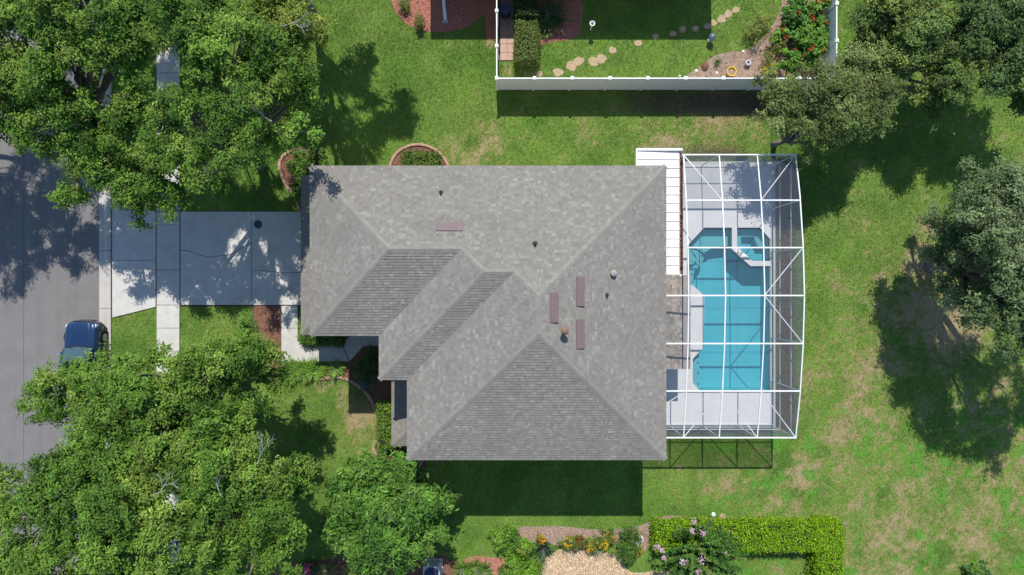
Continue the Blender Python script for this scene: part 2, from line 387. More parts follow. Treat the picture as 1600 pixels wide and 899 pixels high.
# ------------------------------------------------------------------ road, kerb, pavement, driveway, walk
road = MB().prism([(STREET_W,-120),(ROAD_E,-120),(ROAD_E,120),(STREET_W,120)], -.05, .006).build('road', M['asphalt'], kind='structure')
MB().box(X_(37)-.02,X_(37)+.02,-60,60,.007,.0095).build('paving_seam',M['joint2'],road)
def kerb_piece(y0, y1, flip=1, xe=ROAD_E):
    g = .012; prof = [(0,.008),(.30,.02),(.38,.06),(.46,.115),(.64,.125),(.69,.10),(.69,0)]
    v=[];f=[]
    for y in (y0+g,y1-g): v += [(xe+flip*a,y,b) for a,b in prof]
    n=len(prof); f=[(i,i+1,n+i+1,n+i) for i in range(n-1)]+[tuple(range(n)),tuple(range(2*n-1,n-1,-1))]
    if flip>0: f=[tuple(reversed(q)) for q in f]
    return v,f
kerb = MB().prism([(ROAD_E+.01,-120),(ROAD_E+.68,-120),(ROAD_E+.68,120),(ROAD_E+.01,120)],-.05,.004).build('kerb', M['joint'], kind='structure')
ky = [Y_(482)+3.1*k for k in range(-6,7)]
for a,b in zip(ky[:-1],ky[1:]):
    v,f = kerb_piece(a,b); np_mesh('kerb_segment', np.array(v), f, M['curbcon'], kerb)
fk = MB()
v,f = kerb_piece(-120,120,-1,STREET_W); fk.add(v,f).build('far_kerb', M['curbcon'], kind='structure')

def slab(poly, parent, z0=.006, z1=.07, g=.010, mat='concrete', name='slab'):
    """A cast slab: shrunk a joint's half-width all round, with a small eased edge."""
    poly = ccw(poly); n=len(poly); c = np.mean(poly,0)
    def inset(d):
        out=[]
        for i in range(n):
            p0=np.array(poly[i-1]); p1=np.array(poly[i]); p2=np.array(poly[(i+1)%n])
            e1=(p1-p0)/max(np.linalg.norm(p1-p0),1e-6); e2=(p2-p1)/max(np.linalg.norm(p2-p1),1e-6)
            n1=np.array([-e1[1],e1[0]]); n2=np.array([-e2[1],e2[0]]); k=1+n1@n2
            out.append(tuple(p1+(n1+n2)*d/max(k,.4)))
        return out
    a=inset(g); b=inset(g+.012); m=MB()
    m.V=[(x,y,z0) for x,y in a]+[(x,y,z1-.01) for x,y in a]+[(x,y,z1) for x,y in b]
    for i in range(n):
        j=(i+1)%n
        m.F.append((i,j,n+j,n+i)); m.F.append((n+i,n+j,2*n+j,2*n+i))
    for t in tessellate_polygon([[Vector((x,y,0)) for x,y in b]]):
        i,j,k=t; (x0,y0),(x1,y1),(x2,y2)=b[i],b[j],b[k]
        if (x1-x0)*(y2-y0)-(x2-x0)*(y1-y0)<0: j,k=k,j
        m.F.append((2*n+i,2*n+j,2*n+k))
    return m.build(name, M[mat], parent)
def rect(x0,y0,x1,y1): return PL([(x0,y0),(x1,y0),(x1,y1),(x0,y1)])
drive = MB().prism(driveway_outline,-.05,.008).build('driveway', M['joint'], kind='structure')
slab(PL([(176,311),(244.5,331),(244.5,407),(176,407)]), drive)
slab(PL([(176,407),(244.5,407),(244.5,480),(176,497)]), drive)
crack = [(282.5,390),(300,394),(313,399),(327,402.5),(345,400),(361,398),(373,391),(383,384),(394,380)]
slab(PL([(282.5,331)]+[(394,331)]+crack[::-1]), drive, g=.013)
slab(PL(crack+[(394,477),(282.5,477)]), drive, g=.013)
crack2 = [(394,422),(420,424),(445,427),(470,426),(500,429),(553,427)]
slab(PL([(394,331),(553,331)]+crack2[::-1]), drive); slab(PL(crack2+[(553,477),(394,477)]), drive)
walkbase = MB().prism([(SIDEWALK[0],-40),(SIDEWALK[1],-40),(SIDEWALK[1],40),(SIDEWALK[0],40)],-.05,.0095).build('sidewalk', M['joint'], kind='structure')
sy = [331,352,422,477]
yy = 331
while yy > -70: yy -= 36; sy.insert(0,yy)
yy = 477
while yy < 960: yy += 36; sy.append(yy)
for a,b in zip(sy[:-1],sy[1:]): slab(rect(245.5,a,281.5,b), walkbase)
fwalk = MB().prism(walk_outline,-.05,.0085).build('front_walk', M['joint'], kind='structure')
for poly in ([(440,478),(466,478),(466,513),(440,513)],[(440,513),(466,513),(466,533),(489,537),(490,565.5),(440,566)],[(489,537),(534,536),(546,565),(490,565.5)],
             [(534,536),(548,524),(562,523),(568,541),(547,565)],[(562,523),(620,520),(620,541),(568,541)]): slab(PL(poly), fwalk)
c = P(404,351)
mc = empty('meter_cover', (c[0],c[1],.071), 'round dark utility cover set flush in the driveway slab by the garage', 'cover')
MB().lathe((c[0],c[1],.071),[(.26,0),(.26,.008),(.235,.010)],24).build('rim', M['greystone'], mc)
MB().lathe((c[0],c[1],.071),[(.23,.0),(.23,.009),(.21,.012),(.02,.012)],24).build('lid', M['darkmetal'], mc)

# ------------------------------------------------------------------ planting beds, edging, gravel
def chips(poly, n_m2, cols, parent, name, zb, lmin=.05, lmax=.14, wfac=.35, mat='chips', exclude=()):
    xs=[p[0] for p in poly]; ys=[p[1] for p in poly]
    a=(max(xs)-min(xs))*(max(ys)-min(ys)); n=int(a*n_m2)
    x=rng.uniform(min(xs),max(xs),n); y=rng.uniform(min(ys),max(ys),n); k=inside(x,y,poly)
    for e in exclude: k &= ~inside(x,y,e)
    x=x[k]; y=y[k]; n=len(x)
    nz=np.stack([rng.normal(0,.5,n),rng.normal(0,.5,n),np.ones(n)],1)
    V,F=leaf_quads(np.stack([x,y,zb+rng.uniform(.004,.035,n)],1),nz,rng.uniform(lmin,lmax,n),wfac)
    cc=np.array(cols)[rng.integers(0,len(cols),n)]*rng.uniform(.7,1.3,(n,1))
    return np_mesh(name,V,F,M[mat],parent,cols=np.repeat(cc,4,0),kind='stuff')
def leaf_quads(Pn, N, ln, wf=.5):
    """Pointed folded leaves: centre, facing direction, length, width/length."""
    n=len(Pn); N=N/np.linalg.norm(N,axis=1,keepdims=True)
    r=rng.normal(size=(n,3)); T=np.cross(N,r); T/=np.linalg.norm(T,axis=1,keepdims=True)+1e-9; B=np.cross(N,T)
    ln=np.broadcast_to(np.asarray(ln,float),(n,))[:,None]; w=ln*wf
    v0=Pn-T*ln*.5; v2=Pn+T*ln*.5; off=T*ln*.06
    v1=Pn+B*w*.5-off+N*ln*.07; v3=Pn-B*w*.5-off+N*ln*.07
    V=np.stack([v0,v1,v2,v3],1).reshape(-1,3); F=np.arange(4*n).reshape(-1,4)
    return V,F
bed_spec = {'front':('mulch',.010,[(.24,.12,.085),(.16,.075,.055),(.33,.19,.13)],150),'corner':('mulch',.011,[(.22,.10,.075),(.15,.07,.05)],150),
 'arc':('mulch',.012,[(.26,.14,.10),(.2,.1,.07)],150),'neighbour_red':('redmulch',.010,[(.42,.17,.12),(.32,.12,.09),(.48,.25,.18)],200),
 'neighbour_shrub':('redmulch',.013,[(.30,.13,.10),(.24,.10,.08),(.36,.19,.15)],200),'neighbour_flower':('soil',.010,[(.42,.27,.19),(.33,.19,.14),(.50,.36,.26)],220),
 'garden':('soil',.010,[(.36,.24,.18),(.28,.16,.12),(.42,.30,.22)],220),'garden_low':('redmulch',.012,[(.46,.27,.20),(.36,.20,.15)],200),'magnolia':('mulch',.013,[(.2,.1,.08),(.15,.07,.05)],120)}
for k,(m,z,cols,dn) in bed_spec.items():
    b=MB().prism(beds[k],-.05,z).build('planting_bed',M[m],kind='structure')
    chips(beds[k],dn,cols,b,'mulch_chips',z,exclude=[walk_outline,HOUSE] if k in('front','corner') else ())
gb=MB().prism(gravel_outline,-.05,.012).build('gravel_patch',M['gravelbase'],kind='structure')
chips(gravel_outline,900,[(.56,.43,.27),(.48,.34,.20),(.66,.55,.40),(.40,.26,.15)],gb,'pebbles',.012,.04,.09,.75)

def edging(name, pts_px, label, w=.17, h=.10, z=.0):
    pts=smooth_line(PL(pts_px),7); n=len(pts); V=[];F=[]
    prof=[(-.5,0),(-.5,.7),(-.3,1),(.3,1),(.5,.7),(.5,0)]
    for i,p in enumerate(pts):
        a=np.array(pts[max(i-1,0)]); b=np.array(pts[min(i+1,n-1)]); d=(b-a)/np.linalg.norm(b-a); nn=np.array([-d[1],d[0]])
        for s,t in prof: V.append((p[0]+nn[0]*s*w,p[1]+nn[1]*s*w,z+h*t+.006*math.sin(i*1.7)*(t>.8)))
    k=len(prof)
    for i in range(n-1):
        for j in range(k-1): F.append((i*k+j,i*k+j+1,(i+1)*k+j+1,(i+1)*k+j))
    F+= [tuple(range(k)),tuple((n-1)*k+j for j in range(k-1,-1,-1))]
    np_mesh(name,np.array(V),F,M['edging'],label=label,cat='garden edging',base=(pts[0][0],pts[0][1],0))
edging('garden_edging',[(470,330),(458,305),(441,277),(437,255),(447,241),(466,234),(486,239),(505,252),(520,268)],'terracotta curbing looping round the bed at the garage corner')
edging('garden_edging',[(606,268),(618,242),(638,229),(660,227),(681,235),(694,248),(704,266)],'pale terracotta arch of curbing round the small hedge beside the eave',.15)
edging('garden_edging',[(400,593),(430,593),(500,592),(532,590),(562,604),(580,624),(588,645)],'brown curved curbing between the front lawn and entry bed')
edging('garden_edging',[(587,688),(584,702),(588,713)],'short terracotta curbing between front lawn and magnolia',.2)
edging('garden_edging',[(662,716),(655,728),(649,742)],'short dark curbing end below the house corner')

# ------------------------------------------------------------------ the house
ZE, PITCH = 5.95, .38
house = empty('house', (0,-1.2,0), 'two storey house with weathered grey hipped shingle roof beside the screened pool', 'house')
def wall_ring(poly,z0,z1,parent,name='wall',mat='stucco'):
    poly=ccw(poly)
    for i in range(len(poly)):
        (x0,y0),(x1,y1)=poly[i],poly[(i+1)%len(poly)]
        d=np.array([x1-x0,y1-y0]); d=d/np.linalg.norm(d); nn=np.array([d[1],-d[0]])*-.2
        ax,ay=x0,y0; bx,by=x1,y1
        MB().prism([(ax,ay),(bx,by),(bx+nn[0]-d[0]*.2,by+nn[1]-d[1]*.2),(ax+nn[0]+d[0]*.2,ay+nn[1]+d[1]*.2)],z0,z1).build(name,M[mat],parent)
wall_ring(HOUSE,-.02,ZE+.12,house)
def plan_z(pt,e0,w,ze,p): return ze+p*((np.array(pt)-e0)@w)
A_,B_,C_,D_,E_,F_,G_,H_ = [(-8.96,5.39),(6.83,5.39),(6.83,-7.64),(-4.64,-7.64),(-4.64,-4.08),(-5.89,-4.08),(-5.89,-2.12),(-8.96,-2.12)]
Pp,Qp,Rp,Sp,Tp,Up = (1.095,-.345),(.095,.655),(-1.155,.655),(-2.135,1.635),(-5.205,1.635),(1.095,-1.905)
main_faces = [(B_,A_,[B_,A_,Tp,Sp,Rp,Qp,Pp]),(C_,B_,[C_,B_,Pp,Up]),(D_,C_,[D_,C_,Up]),(E_,D_,[E_,D_,Up,Pp,Qp]),(F_,E_,[F_,E_,Qp,Rp]),(G_,F_,[G_,F_,Rp,Sp]),(H_,G_,[H_,G_,Sp,Tp]),(A_,H_,[A_,H_,Tp])]
def shingles(faces, ze, p, parent, e_slope=.128, palette=None, zoff=0.0, seed=1):
    r=np.random.default_rng(seed); V=[];F=[];CC=[]
    pal=np.array(palette if palette is not None else [(.197,.185,.163),(.190,.178,.157),(.204,.192,.170),(.180,.168,.148),(.212,.202,.180),(.226,.218,.196),(.240,.233,.211)])
    wt=np.array([.26,.22,.2,.12,.08,.07,.05]); wt=wt/wt.sum()
    ex=e_slope/math.sqrt(1+p*p)
    for e0,e1,poly in faces:
        e0=np.array(e0);u=np.array(e1)-e0;L=np.linalg.norm(u);u=u/L;w=np.array([-u[1],u[0]])
        q=np.array(poly)-e0
        if (q@w).mean()<0: w=-w
        uv=np.stack([q@u,q@w],1); dmax=uv[:,1].max()
        def span(d):
            xs=[]
            m=len(uv)
            for i in range(m):
                a=uv[i];b=uv[(i+1)%m]
                if (a[1]>d)!=(b[1]>d): xs.append(a[0]+(b[0]-a[0])*(d-a[1])/(b[1]-a[1]))
            xs.sort(); return (xs[0],xs[-1]) if len(xs)>=2 else None
        def pt(uu,d,lift):
            xy=e0+u*uu+w*d; return (xy[0],xy[1],ze+p*d+lift+zoff)
        d=-.03;first=True
        while d<dmax-.02:
            d1=min(d+ex,dmax-.004); s0=span(max(d,.001)); s1=span(max(d1,.002))
            if s0 is None or s1 is None: d+=ex; continue
            uu=s0[0]-.0; cuts=[s0[0]]
            x=s0[0]+r.uniform(.05,.35)
            while x<s0[1]-.05: cuts.append(x); x+=r.choice([.06,.09,.12,.16,.21])
            cuts.append(s0[1])
            for i in range(len(cuts)-1):
                a,b=cuts[i],cuts[i+1]
                ta=s1[0] if i==0 else min(max(a,s1[0]),s1[1]); tb=s1[1] if i==len(cuts)-2 else min(max(b,s1[0]),s1[1])
                lf=r.uniform(.016,.028); k=len(V)
                V += [pt(a,d,lf),pt(b,d,lf),pt(tb,d1,.004),pt(ta,d1,.004),pt(a,d,-.012),pt(b,d,-.012)]
                F += [(k,k+1,k+2,k+3),(k+4,k+5,k+1,k)]
                c=pal[r.choice(len(pal),p=wt)]*r.uniform(.93,1.07); CC += [c]*6
            d+=ex
    return np_mesh('shingle_courses',np.array(V),np.array(F),M['shingle'],parent,cols=np.array(CC),kind='stuff')
def roof_deck(faces,ze,p,parent,name='roof',th=.16,under=True):
    m=MB()
    for e0,e1,poly in faces:
        a=np.array(e0);u=np.array(e1)-a;u=u/np.linalg.norm(u);w=np.array([-u[1],u[0]])
        if ((np.array(poly)-a)@w).mean()<0: w=-w
        v=[(x,y,plan_z((x,y),a,w,ze,p)-.014) for x,y in poly]
        n=len(v); tris=tessellate_polygon([[Vector((x,y,0)) for x,y in poly]])
        up=[]; 
        for t in tris:
            i,j,k=t;(x0,y0),(x1,y1),(x2,y2)=poly[i],poly[j],poly[k]
            if (x1-x0)*(y2-y0)-(x2-x0)*(y1-y0)<0:j,k=k,j
            up.append((i,j,k))
        m.add(v,up)
    return m.build(name,M['shinglebase'],parent)
M['shinglebase']=surf('roof_felt',(.12,.115,.105),.95,.1)
roof=roof_deck(main_faces,ZE,PITCH,house)
shingles(main_faces,ZE,PITCH,roof)
def fascia(poly,ze,parent,d=.20,inset=.02,name='fascia'):
    poly=ccw(poly)
    for i in range(len(poly)):
        (x0,y0),(x1,y1)=poly[i],poly[(i+1)%len(poly)]
        t=np.array([x1-x0,y1-y0]);t=t/np.linalg.norm(t);nn=np.array([-t[1],t[0]])*inset
        MB().beam((x0+nn[0]+t[0]*.02,y0+nn[1]+t[1]*.02,ze-d/2-.03),(x1+nn[0]-t[0]*.02,y1+nn[1]-t[1]*.02,ze-d/2-.03),.03,d).build(name,M['soffit'],parent)
eave=[A_,B_,C_,D_,E_,F_,G_,H_]
fascia(eave,ZE,roof)
MB().prism([(x*.999,y*.999) for x,y in eave],ZE-.22,ZE-.20).build('soffit',M['soffit'],roof)
def caps(segs,ze,parent,hipdrop,seed=5,name='ridge_caps'):
    r=np.random.default_rng(seed);V=[];F=[];CC=[]
    for a,b,isridge in segs:
        a=np.array(a,float);b=np.array(b,float);L=np.linalg.norm(b-a);n=max(1,int(L/.19));d=(b-a)/L
        side=np.cross(d,[0,0,1]);side/=np.linalg.norm(side);drop=hipdrop*(1 if isridge else .707)
        for i in range(n):
            p=a+d*(L*i/n-.02);q=a+d*(L*(i+1)/n+.03);s=.13*r.uniform(.95,1.08);k=len(V);l0=.022;l1=.019
            z=np.array([0,0,1.])
            V+=[p-side*s-z*(drop*s-l0),p+z*l0,p+side*s-z*(drop*s-l0),q-side*s-z*(drop*s-l1),q+z*l1,q+side*s-z*(drop*s-l1),p-side*s-z*(drop*s),p,p+side*s-z*(drop*s)]
            F+=[(k,k+1,k+4,k+3),(k+1,k+2,k+5,k+4),(k+6,k+7,k+1,k),(k+7,k+8,k+2,k+1)]
            CC+=[np.array((.214,.202,.179))*r.uniform(.95,1.05)]*9
    return np_mesh(name,np.array(V),np.array(F),M['shingle'],parent,cols=np.array(CC),kind='stuff')
def rz(p,d): return (p[0],p[1],ZE+PITCH*d)
segs=[(rz(A_,0),rz(Tp,3.755),0),(rz(H_,0),rz(Tp,3.755),0),(rz(Tp,3.755),rz(Sp,3.755),1),(rz(Rp,4.735),rz(Sp,3.755),0),(rz(F_,0),rz(Rp,4.735),0),(rz(Rp,4.735),rz(Qp,4.735),1),
 (rz(Pp,5.735),rz(Qp,4.735),0),(rz(B_,0),rz(Pp,5.735),0),(rz(Pp,5.735),rz(Up,5.735),1),(rz(C_,0),rz(Up,5.735),0),(rz(D_,0),rz(Up,5.735),0)]
caps(segs,ZE,roof,PITCH)

# lower skirt roofs: over the garage doors, over the front room
def pent(faces,ze,p,hips,label,wallbox,pal=None,seed=3):
    r=roof_deck(faces,ze,p,house,'lower_roof'); r['label']=label
    shingles(faces,ze,p,r,seed=seed,palette=pal)
    if hips: caps(hips,ze,r,p,seed=seed+1)
    return r
gz=2.70
r1=pent([((-10.44,5.53),(-10.44,-2.30),[(-10.44,5.53),(-10.44,-2.30),(-9.75,-1.61),(-8.45,-1.61),(-8.45,4.90),(-9.81,4.90)]),
      ((-10.44,-2.30),(-8.40,-2.30),[(-10.44,-2.30),(-8.40,-2.30),(-8.40,-1.61),(-9.75,-1.61)]),
      ((-8.40,5.53),(-10.44,5.53),[(-8.40,5.53),(-10.44,5.53),(-9.81,4.90),(-8.40,4.90)])],gz,PITCH,
     [((-10.44,-2.30,gz),(-9.78,-1.64,gz+.25),0)],'low skirt roof over the garage front',None)
fascia([(-10.44,-2.30),(-8.52,-2.30),(-8.52,5.53),(-10.44,5.53)],gz,r1)
MB().prism([(-10.42,-2.28),(-8.52,-2.28),(-8.52,5.50),(-10.42,5.50)],gz-.22,gz-.20).build('soffit',M['soffit'],r1)
for yq in (-1.9,1.6,5.1): MB().prism([(-10.1,yq-.18),(-9.75,yq-.18),(-9.75,yq+.18),(-10.1,yq+.18)],-.02,gz-.22).build('column',M['stucco'],house)
r2=pent([((-5.95,-3.66),(-5.95,-7.83),[(-5.95,-3.66),(-5.95,-7.83),(-5.27,-7.15),(-4.15,-7.15),(-4.15,-3.66)]),
      ((-5.95,-7.83),(-4.10,-7.83),[(-5.95,-7.83),(-4.10,-7.83),(-4.10,-7.15),(-5.27,-7.15)])],gz,PITCH,
     [((-5.95,-7.83,gz),(-5.30,-7.18,gz+.25),0)],'low skirt roof over the front room, half in shade',None,seed=9)
fascia([(-5.95,-7.83),(-4.21,-7.83),(-4.21,-3.66),(-5.95,-3.66)],gz,r2)
MB().prism([(-5.6,-7.1),(-4.2,-7.1),(-4.2,-3.64),(-5.6,-3.64)],-.02,gz-.05).build('bay_wall',M['stucco'],house)
pal_b=[(.25,.215,.18),(.215,.19,.165),(.28,.245,.21),(.18,.155,.135),(.30,.27,.235),(.33,.30,.265),(.24,.205,.17)]
lz=2.72
r3=pent([((8.40,-4.04),(8.40,.62),[(8.40,-4.04),(8.40,.62),(6.38,.62),(6.38,-4.04)])],lz,.14,None,'small brown weathered lanai roof between the eave and the pool',None,pal_b,seed=12)
MB().prism([(6.40,-4.0),(8.38,-4.0),(8.38,.58),(6.40,.58)],lz-.20,lz-.06).build('soffit',M['soffit'],r3)
gt=MB(); gt.box(8.47,8.50,-4.04,.62,lz-.16,lz+.03); gt.box(8.81,8.84,-4.04,.62,lz-.16,lz+.03); gt.box(8.505,8.805,-4.04,.62,lz-.16,lz-.005)
gt.build('super_gutter',M['gutter'],r3)
MB().box(8.40,8.465,-4.04,.62,lz-.18,lz-.10).build('gutter_back',M['darkmetal'],r3)
for yq in (-3.85,-1.7,.45): MB().box(8.50,8.66,yq-.08,yq+.08,.05,lz-.17).build('lanai_post',M['white'],house)

# doors and windows in the walls
def opening(x0,x1,y0,y1,z0,z1,axis,kind):
    """Frame and glass standing just proud of a wall (axis: which wall normal)."""
    f=MB()
    t=.06
    if axis=='x':
        f.box(x0,x1,y0,y0+t,z0,z1);f.box(x0,x1,y1-t,y1,z0,z1);f.box(x0,x1,y0+t,y1-t,z1-t,z1);f.box(x0,x1,y0+t,y1-t,z0,z0+t)
    else:
        f.box(x0,x0+t,y0,y1,z0,z1);f.box(x1-t,x1,y0,y1,z0,z1);f.box(x0+t,x1-t,y0,y1,z1-t,z1);f.box(x0+t,x1-t,y0,y1,z0,z0+t)
    o=f.build(kind,M['doorwhite'],house); g=MB()
    if axis=='x': xm=(x0+x1)/2; g.box(xm-.012,xm+.012,y0+t,y1-t,z0+t,z1-t)
    else: ym=(y0+y1)/2; g.box(x0+t,x1-t,ym-.012,ym+.012,z0+t,z1-t)
    g.build('pane' if kind!='garage_door' else 'door_leaf',M['glass'] if kind!='garage_door' else M['doorwhite'],o)
opening(-8.58,-8.49,-1.0,4.2,.0,2.25,'x','garage_door')
opening(-5.50,-5.42,-3.3,-2.2,.0,2.3,'x','front_door')
for (x0,x1) in((-7.5,-6.2),(-4.5,-3.2),(-1.2,.2),(2.6,3.9)):
    opening(x0,x1,4.92,5.02,3.9,5.3,'y','window')
for (x0,x1) in((-3.,-1.6),(.4,1.8),(3.6,5.0)):
    opening(x0,x1,-7.27,-7.17,1.,2.3,'y','window'); opening(x0,x1,-7.27,-7.17,3.9,5.3,'y','window')
opening(6.36,6.46,-3.4,-.2,.06,2.2,'x','sliding_door')
opening(6.36,6.46,-6.4,-4.9,3.9,5.3,'x','window')

# roof vents and pipes (fixed to the roof)
def on_roof(px,py,plane):
    """Roof spot seen at this photo position: the plane is ('N'|'E', ...)"""
    z=7.0
    for _ in range(12):
        q=P(px,py,z); d={'N':5.39-q[1],'E':6.83-q[0]}[plane]; z=ZE+PITCH*d
    return P(px,py,z)
def roof_vent(c,along,ln=1.22,wd=.40):
    """Low sloping exhaust vent: closed at its upper edge, open slot at the lower edge."""
    u=np.array([1.,0,0]) if along=='x' else np.array([0,1.,0])
    dn=np.array([0,1.,-PITCH]) if along=='x' else np.array([1.,0,-PITCH])
    dn/=np.linalg.norm(dn); nn=np.cross(u,dn); nn=nn if nn[2]>0 else -nn
    V=[];prof=[(-.5*wd,.02),(-.42*wd,.055),(.40*wd,.10),(.5*wd,.095),(.5*wd,.03),(-.5*wd,.0)]
    for s in(-.5,.5): V+=[c+u*s*ln+dn*a+nn*b for a,b in prof]
    n=len(prof);F=[(i,(i+1)%n,n+(i+1)%n,n+i) for i in range(n)]+[tuple(range(n)),tuple(range(2*n-1,n-1,-1))]
    v=np_mesh('roof_vent',np.array(V),F,M['mauve'],roof); v['label']='mauve metal off-ridge roof vent'
    V=[c+u*s*ln*.485+dn*a+nn*b for s in(-1,1) for a,b in((.505*wd,.035),(.505*wd,.085),(.49*wd,.085),(.49*wd,.035))]
    np_mesh('vent_slot',np.array(V),[(0,1,5,4),(1,2,6,5),(2,3,7,6),(3,0,4,7),(0,3,2,1),(4,5,6,7)],M['darkmetal'],v)
roof_vent(on_roof(702,356,'N'),'x',1.16,.36)
for a,b in((865,481),(906,456),(906,522)): roof_vent(on_roof(a,b,'E'),'y',1.22,.36)
for a,b,pl,h,r in((689,301,'N',.22,.045),(836,381,'N',.22,.05),(948,461,'E',.2,.04)):
    c=on_roof(a,b,pl); m=MB(); m.lathe((c[0],c[1],c[2]-.05),[(r*2.4,.0),(r*2.4,.06),(r*1.3,.12),(r,.12),(r,.05+h),(r*.7,.05+h),(r*.7,.1)],12); m.build('vent_pipe',M['darkmetal'],roof)
c=on_roof(958,427,'E'); MB().lathe((c[0],c[1],c[2]-.06),[(.16,0),(.16,.07),(.09,.1),(.09,.2),(.15,.2),(.13,.27),(.03,.30)],12).build('vent_cap',M['gutter'],roof)
c=on_roof(880,517,'E'); flue=MB().lathe((c[0],c[1],c[2]-.06),[(.2,0),(.2,.07),(.08,.12),(.08,.55)],12).build('flue_pipe',M['copper'],roof)
MB().lathe((c[0]+.02,c[1]+.05,c[2]+.49),[(.16,0),(.17,.03),(.12,.09),(.02,.12)],12).build('flue_cap',M['copper'],flue)

# ------------------------------------------------------------------ white aluminium patio cover
cov=empty('patio_cover',(7.4,3.7,0),'white ribbed aluminium patio cover between the grey roof and pool screen','patio cover')
n=14; y0c,y1c=.66,6.78; wy=(y1c-y0c)/n
for i in range(n):
    ya=y0c+i*wy; yb=ya+wy; xa=6.20 if ya>4.9 else 6.42; xb=8.32; z0=2.70; z1=2.62
    prof=[(0,0),(.02,.05),(.045,.05),(.065,.006),(wy*.36,.0),(wy*.40,.02),(wy*.44,.0),(wy*.66,.0),(wy*.70,.02),(wy*.74,.0),(wy-.012,.006)]
    V=[(xa,ya+a,z0+b) for a,b in prof]+[(xb,ya+a,z1+b) for a,b in prof]; k=len(prof)
    V+=[(xa,ya,z0-.06),(xa,yb-.012,z0-.06),(xb,ya,z1-.06),(xb,yb-.012,z1-.06)]
    F=[(k+j,k+j+1,j+1,j) for j in range(k-1)]+[(2*k,2*k+1,2*k+3,2*k+2),tuple([2*k]+list(range(0,k))+[2*k+1]),tuple([2*k+3]+list(range(2*k-1,k-1,-1))+[2*k+2])]
    np_mesh('roof_panel',np.array(V),F,M['whiteroof'],cov)
MB().box(6.14,8.45,6.785,6.90,2.54,2.76).build('end_beam',M['white'],cov)
MB().box(6.14,6.195,4.96,6.78,2.54,2.76).build('side_beam',M['white'],cov)
MB().box(6.42,8.45,.56,.65,2.50,2.74).build('end_beam',M['white'],cov)
g=MB(); g.box(8.33,8.35,.66,6.78,2.46,2.58); g.box(8.50,8.52,.66,6.78,2.46,2.60); g.box(8.355,8.495,.66,6.78,2.46,2.48)
gut=g.build('gutter',M['gutter'],cov)
MB().box(8.355,8.495,.7,6.7,2.485,2.53).build('leaf_litter',M['debris'],gut)
yd=rng.uniform(.7,6.7,420); xd=8.42+rng.normal(0,.045,420); V,F=leaf_quads(np.stack([xd,yd,np.full(420,2.56)+rng.uniform(0,.06,420)],1),np.stack([rng.normal(0,.4,420),rng.normal(0,.4,420),np.ones(420)],1),rng.uniform(.05,.1,420),.5)
np_mesh('dead_leaves',V,F,M['chips'],gut,cols=np.repeat(np.array([(.25,.10,.07),(.33,.17,.11),(.14,.07,.05)])[rng.integers(0,3,420)],4,0),kind='stuff')
for yq in (.75,3.7,6.7): MB().box(8.30,8.40,yq-.05,yq+.05,.05,2.56).build('post',M['white'],cov)

# ------------------------------------------------------------------ pool deck, pool, spa
pool_out=PL([(1100,356),(1187,356),(1203,374),(1203,611),(1094,611),(1082,598),(1082,561),(1099,543),(1100,462),(1082,446),(1073,446),(1073,385)])
spa_in=PL([(1151,357.5),(1186,357.5),(1201.5,374.5),(1201.5,408),(1175,408),(1151,386)])
wall_out=PL([(1143,354),(1151,354),(1151,386),(1175,408),(1205,408),(1205,416),(1172,416),(1143,390)])
def deck_mesh():
    x0,x1,y0,y1=DECK; outer=[(x0,y0),(x1,y0),(x1,y1),(8.35,y1),(8.35,4.85),(x0,4.85)]; hole=ccw(pool_out)[::-1]; pts=outer+hole
    t=tessellate_polygon([[Vector((x,y,0)) for x,y in outer],[Vector((x,y,0)) for x,y in hole]])
    zt=.05; V=[(x,y,zt) for x,y in pts]+[(x,y,-.06) for x,y in outer]+[(x,y,-.12) for x,y in hole]; F=[]
    for i,j,k in t:
        (ax,ay),(bx,by),(cx,cy)=pts[i],pts[j],pts[k]
        if (bx-ax)*(cy-ay)-(cx-ax)*(by-ay)<0:j,k=k,j
        F.append((i,j,k))
    n=len(pts)
    no=len(outer)
    for i in range(no): F.append((n+i,n+(i+1)%no,(i+1)%no,i))
    h=len(hole)
    for i in range(h): F.append((n+no+i,n+no+(i+1)%h,no+(i+1)%h,no+i))
    np_mesh('pool_deck',np.array(V),F,M['deck'],kind='structure')
deck_mesh()
pool=empty('swimming_pool',(11.5,-1.5,-.1),'long turquoise swimming pool with clipped corners inside the screen enclosure','pool')
def basin(outline,zf,zt,parent,mat,name='basin'):
    o=ccw(outline);n=len(o);V=[(x,y,zf) for x,y in o]+[(x,y,zt) for x,y in o];F=[]
    for i in range(n): F.append((n+i,n+(i+1)%n,(i+1)%n,i))
    for i,j,k in tessellate_polygon([[Vector((x,y,0)) for x,y in o]]):
        (ax,ay),(bx,by),(cx,cy)=o[i],o[j],o[k]
        if (bx-ax)*(cy-ay)-(cx-ax)*(by-ay)<0:j,k=k,j
        F.append((i,j,k))
    return np_mesh(name,np.array(V),F,mat,parent)
pool_main=PL([(1100,356),(1143,356),(1143,390),(1172,416),(1203,416),(1203,611),(1094,611),(1082,598),(1082,561),(1099,543),(1100,462),(1082,446),(1073,446),(1073,385)])
bas=basin(pool_main,-1.30,-.118,pool,M['plaster'])
def step_poly(pts,z,name): return MB().prism(PL(pts),-1.29,z).build(name,M['plasterlight'],pool)
st1=step_poly(smooth_line([(1074,387),(1090,387),(1104,399),(1102,413),(1090,424),(1088,444)],3)+[(1074,444)],-.62,'step')
st2=step_poly(smooth_line([(1074.5,388),(1084,389),(1092,398),(1090,408),(1082,415)],3)+[(1074.5,418)],-.36,'step')
ledge=step_poly([(1100.5,357),(1142,357),(1142,383),(1118,386),(1104,395),(1092,387),(1076,387)],-.50,'ledge')
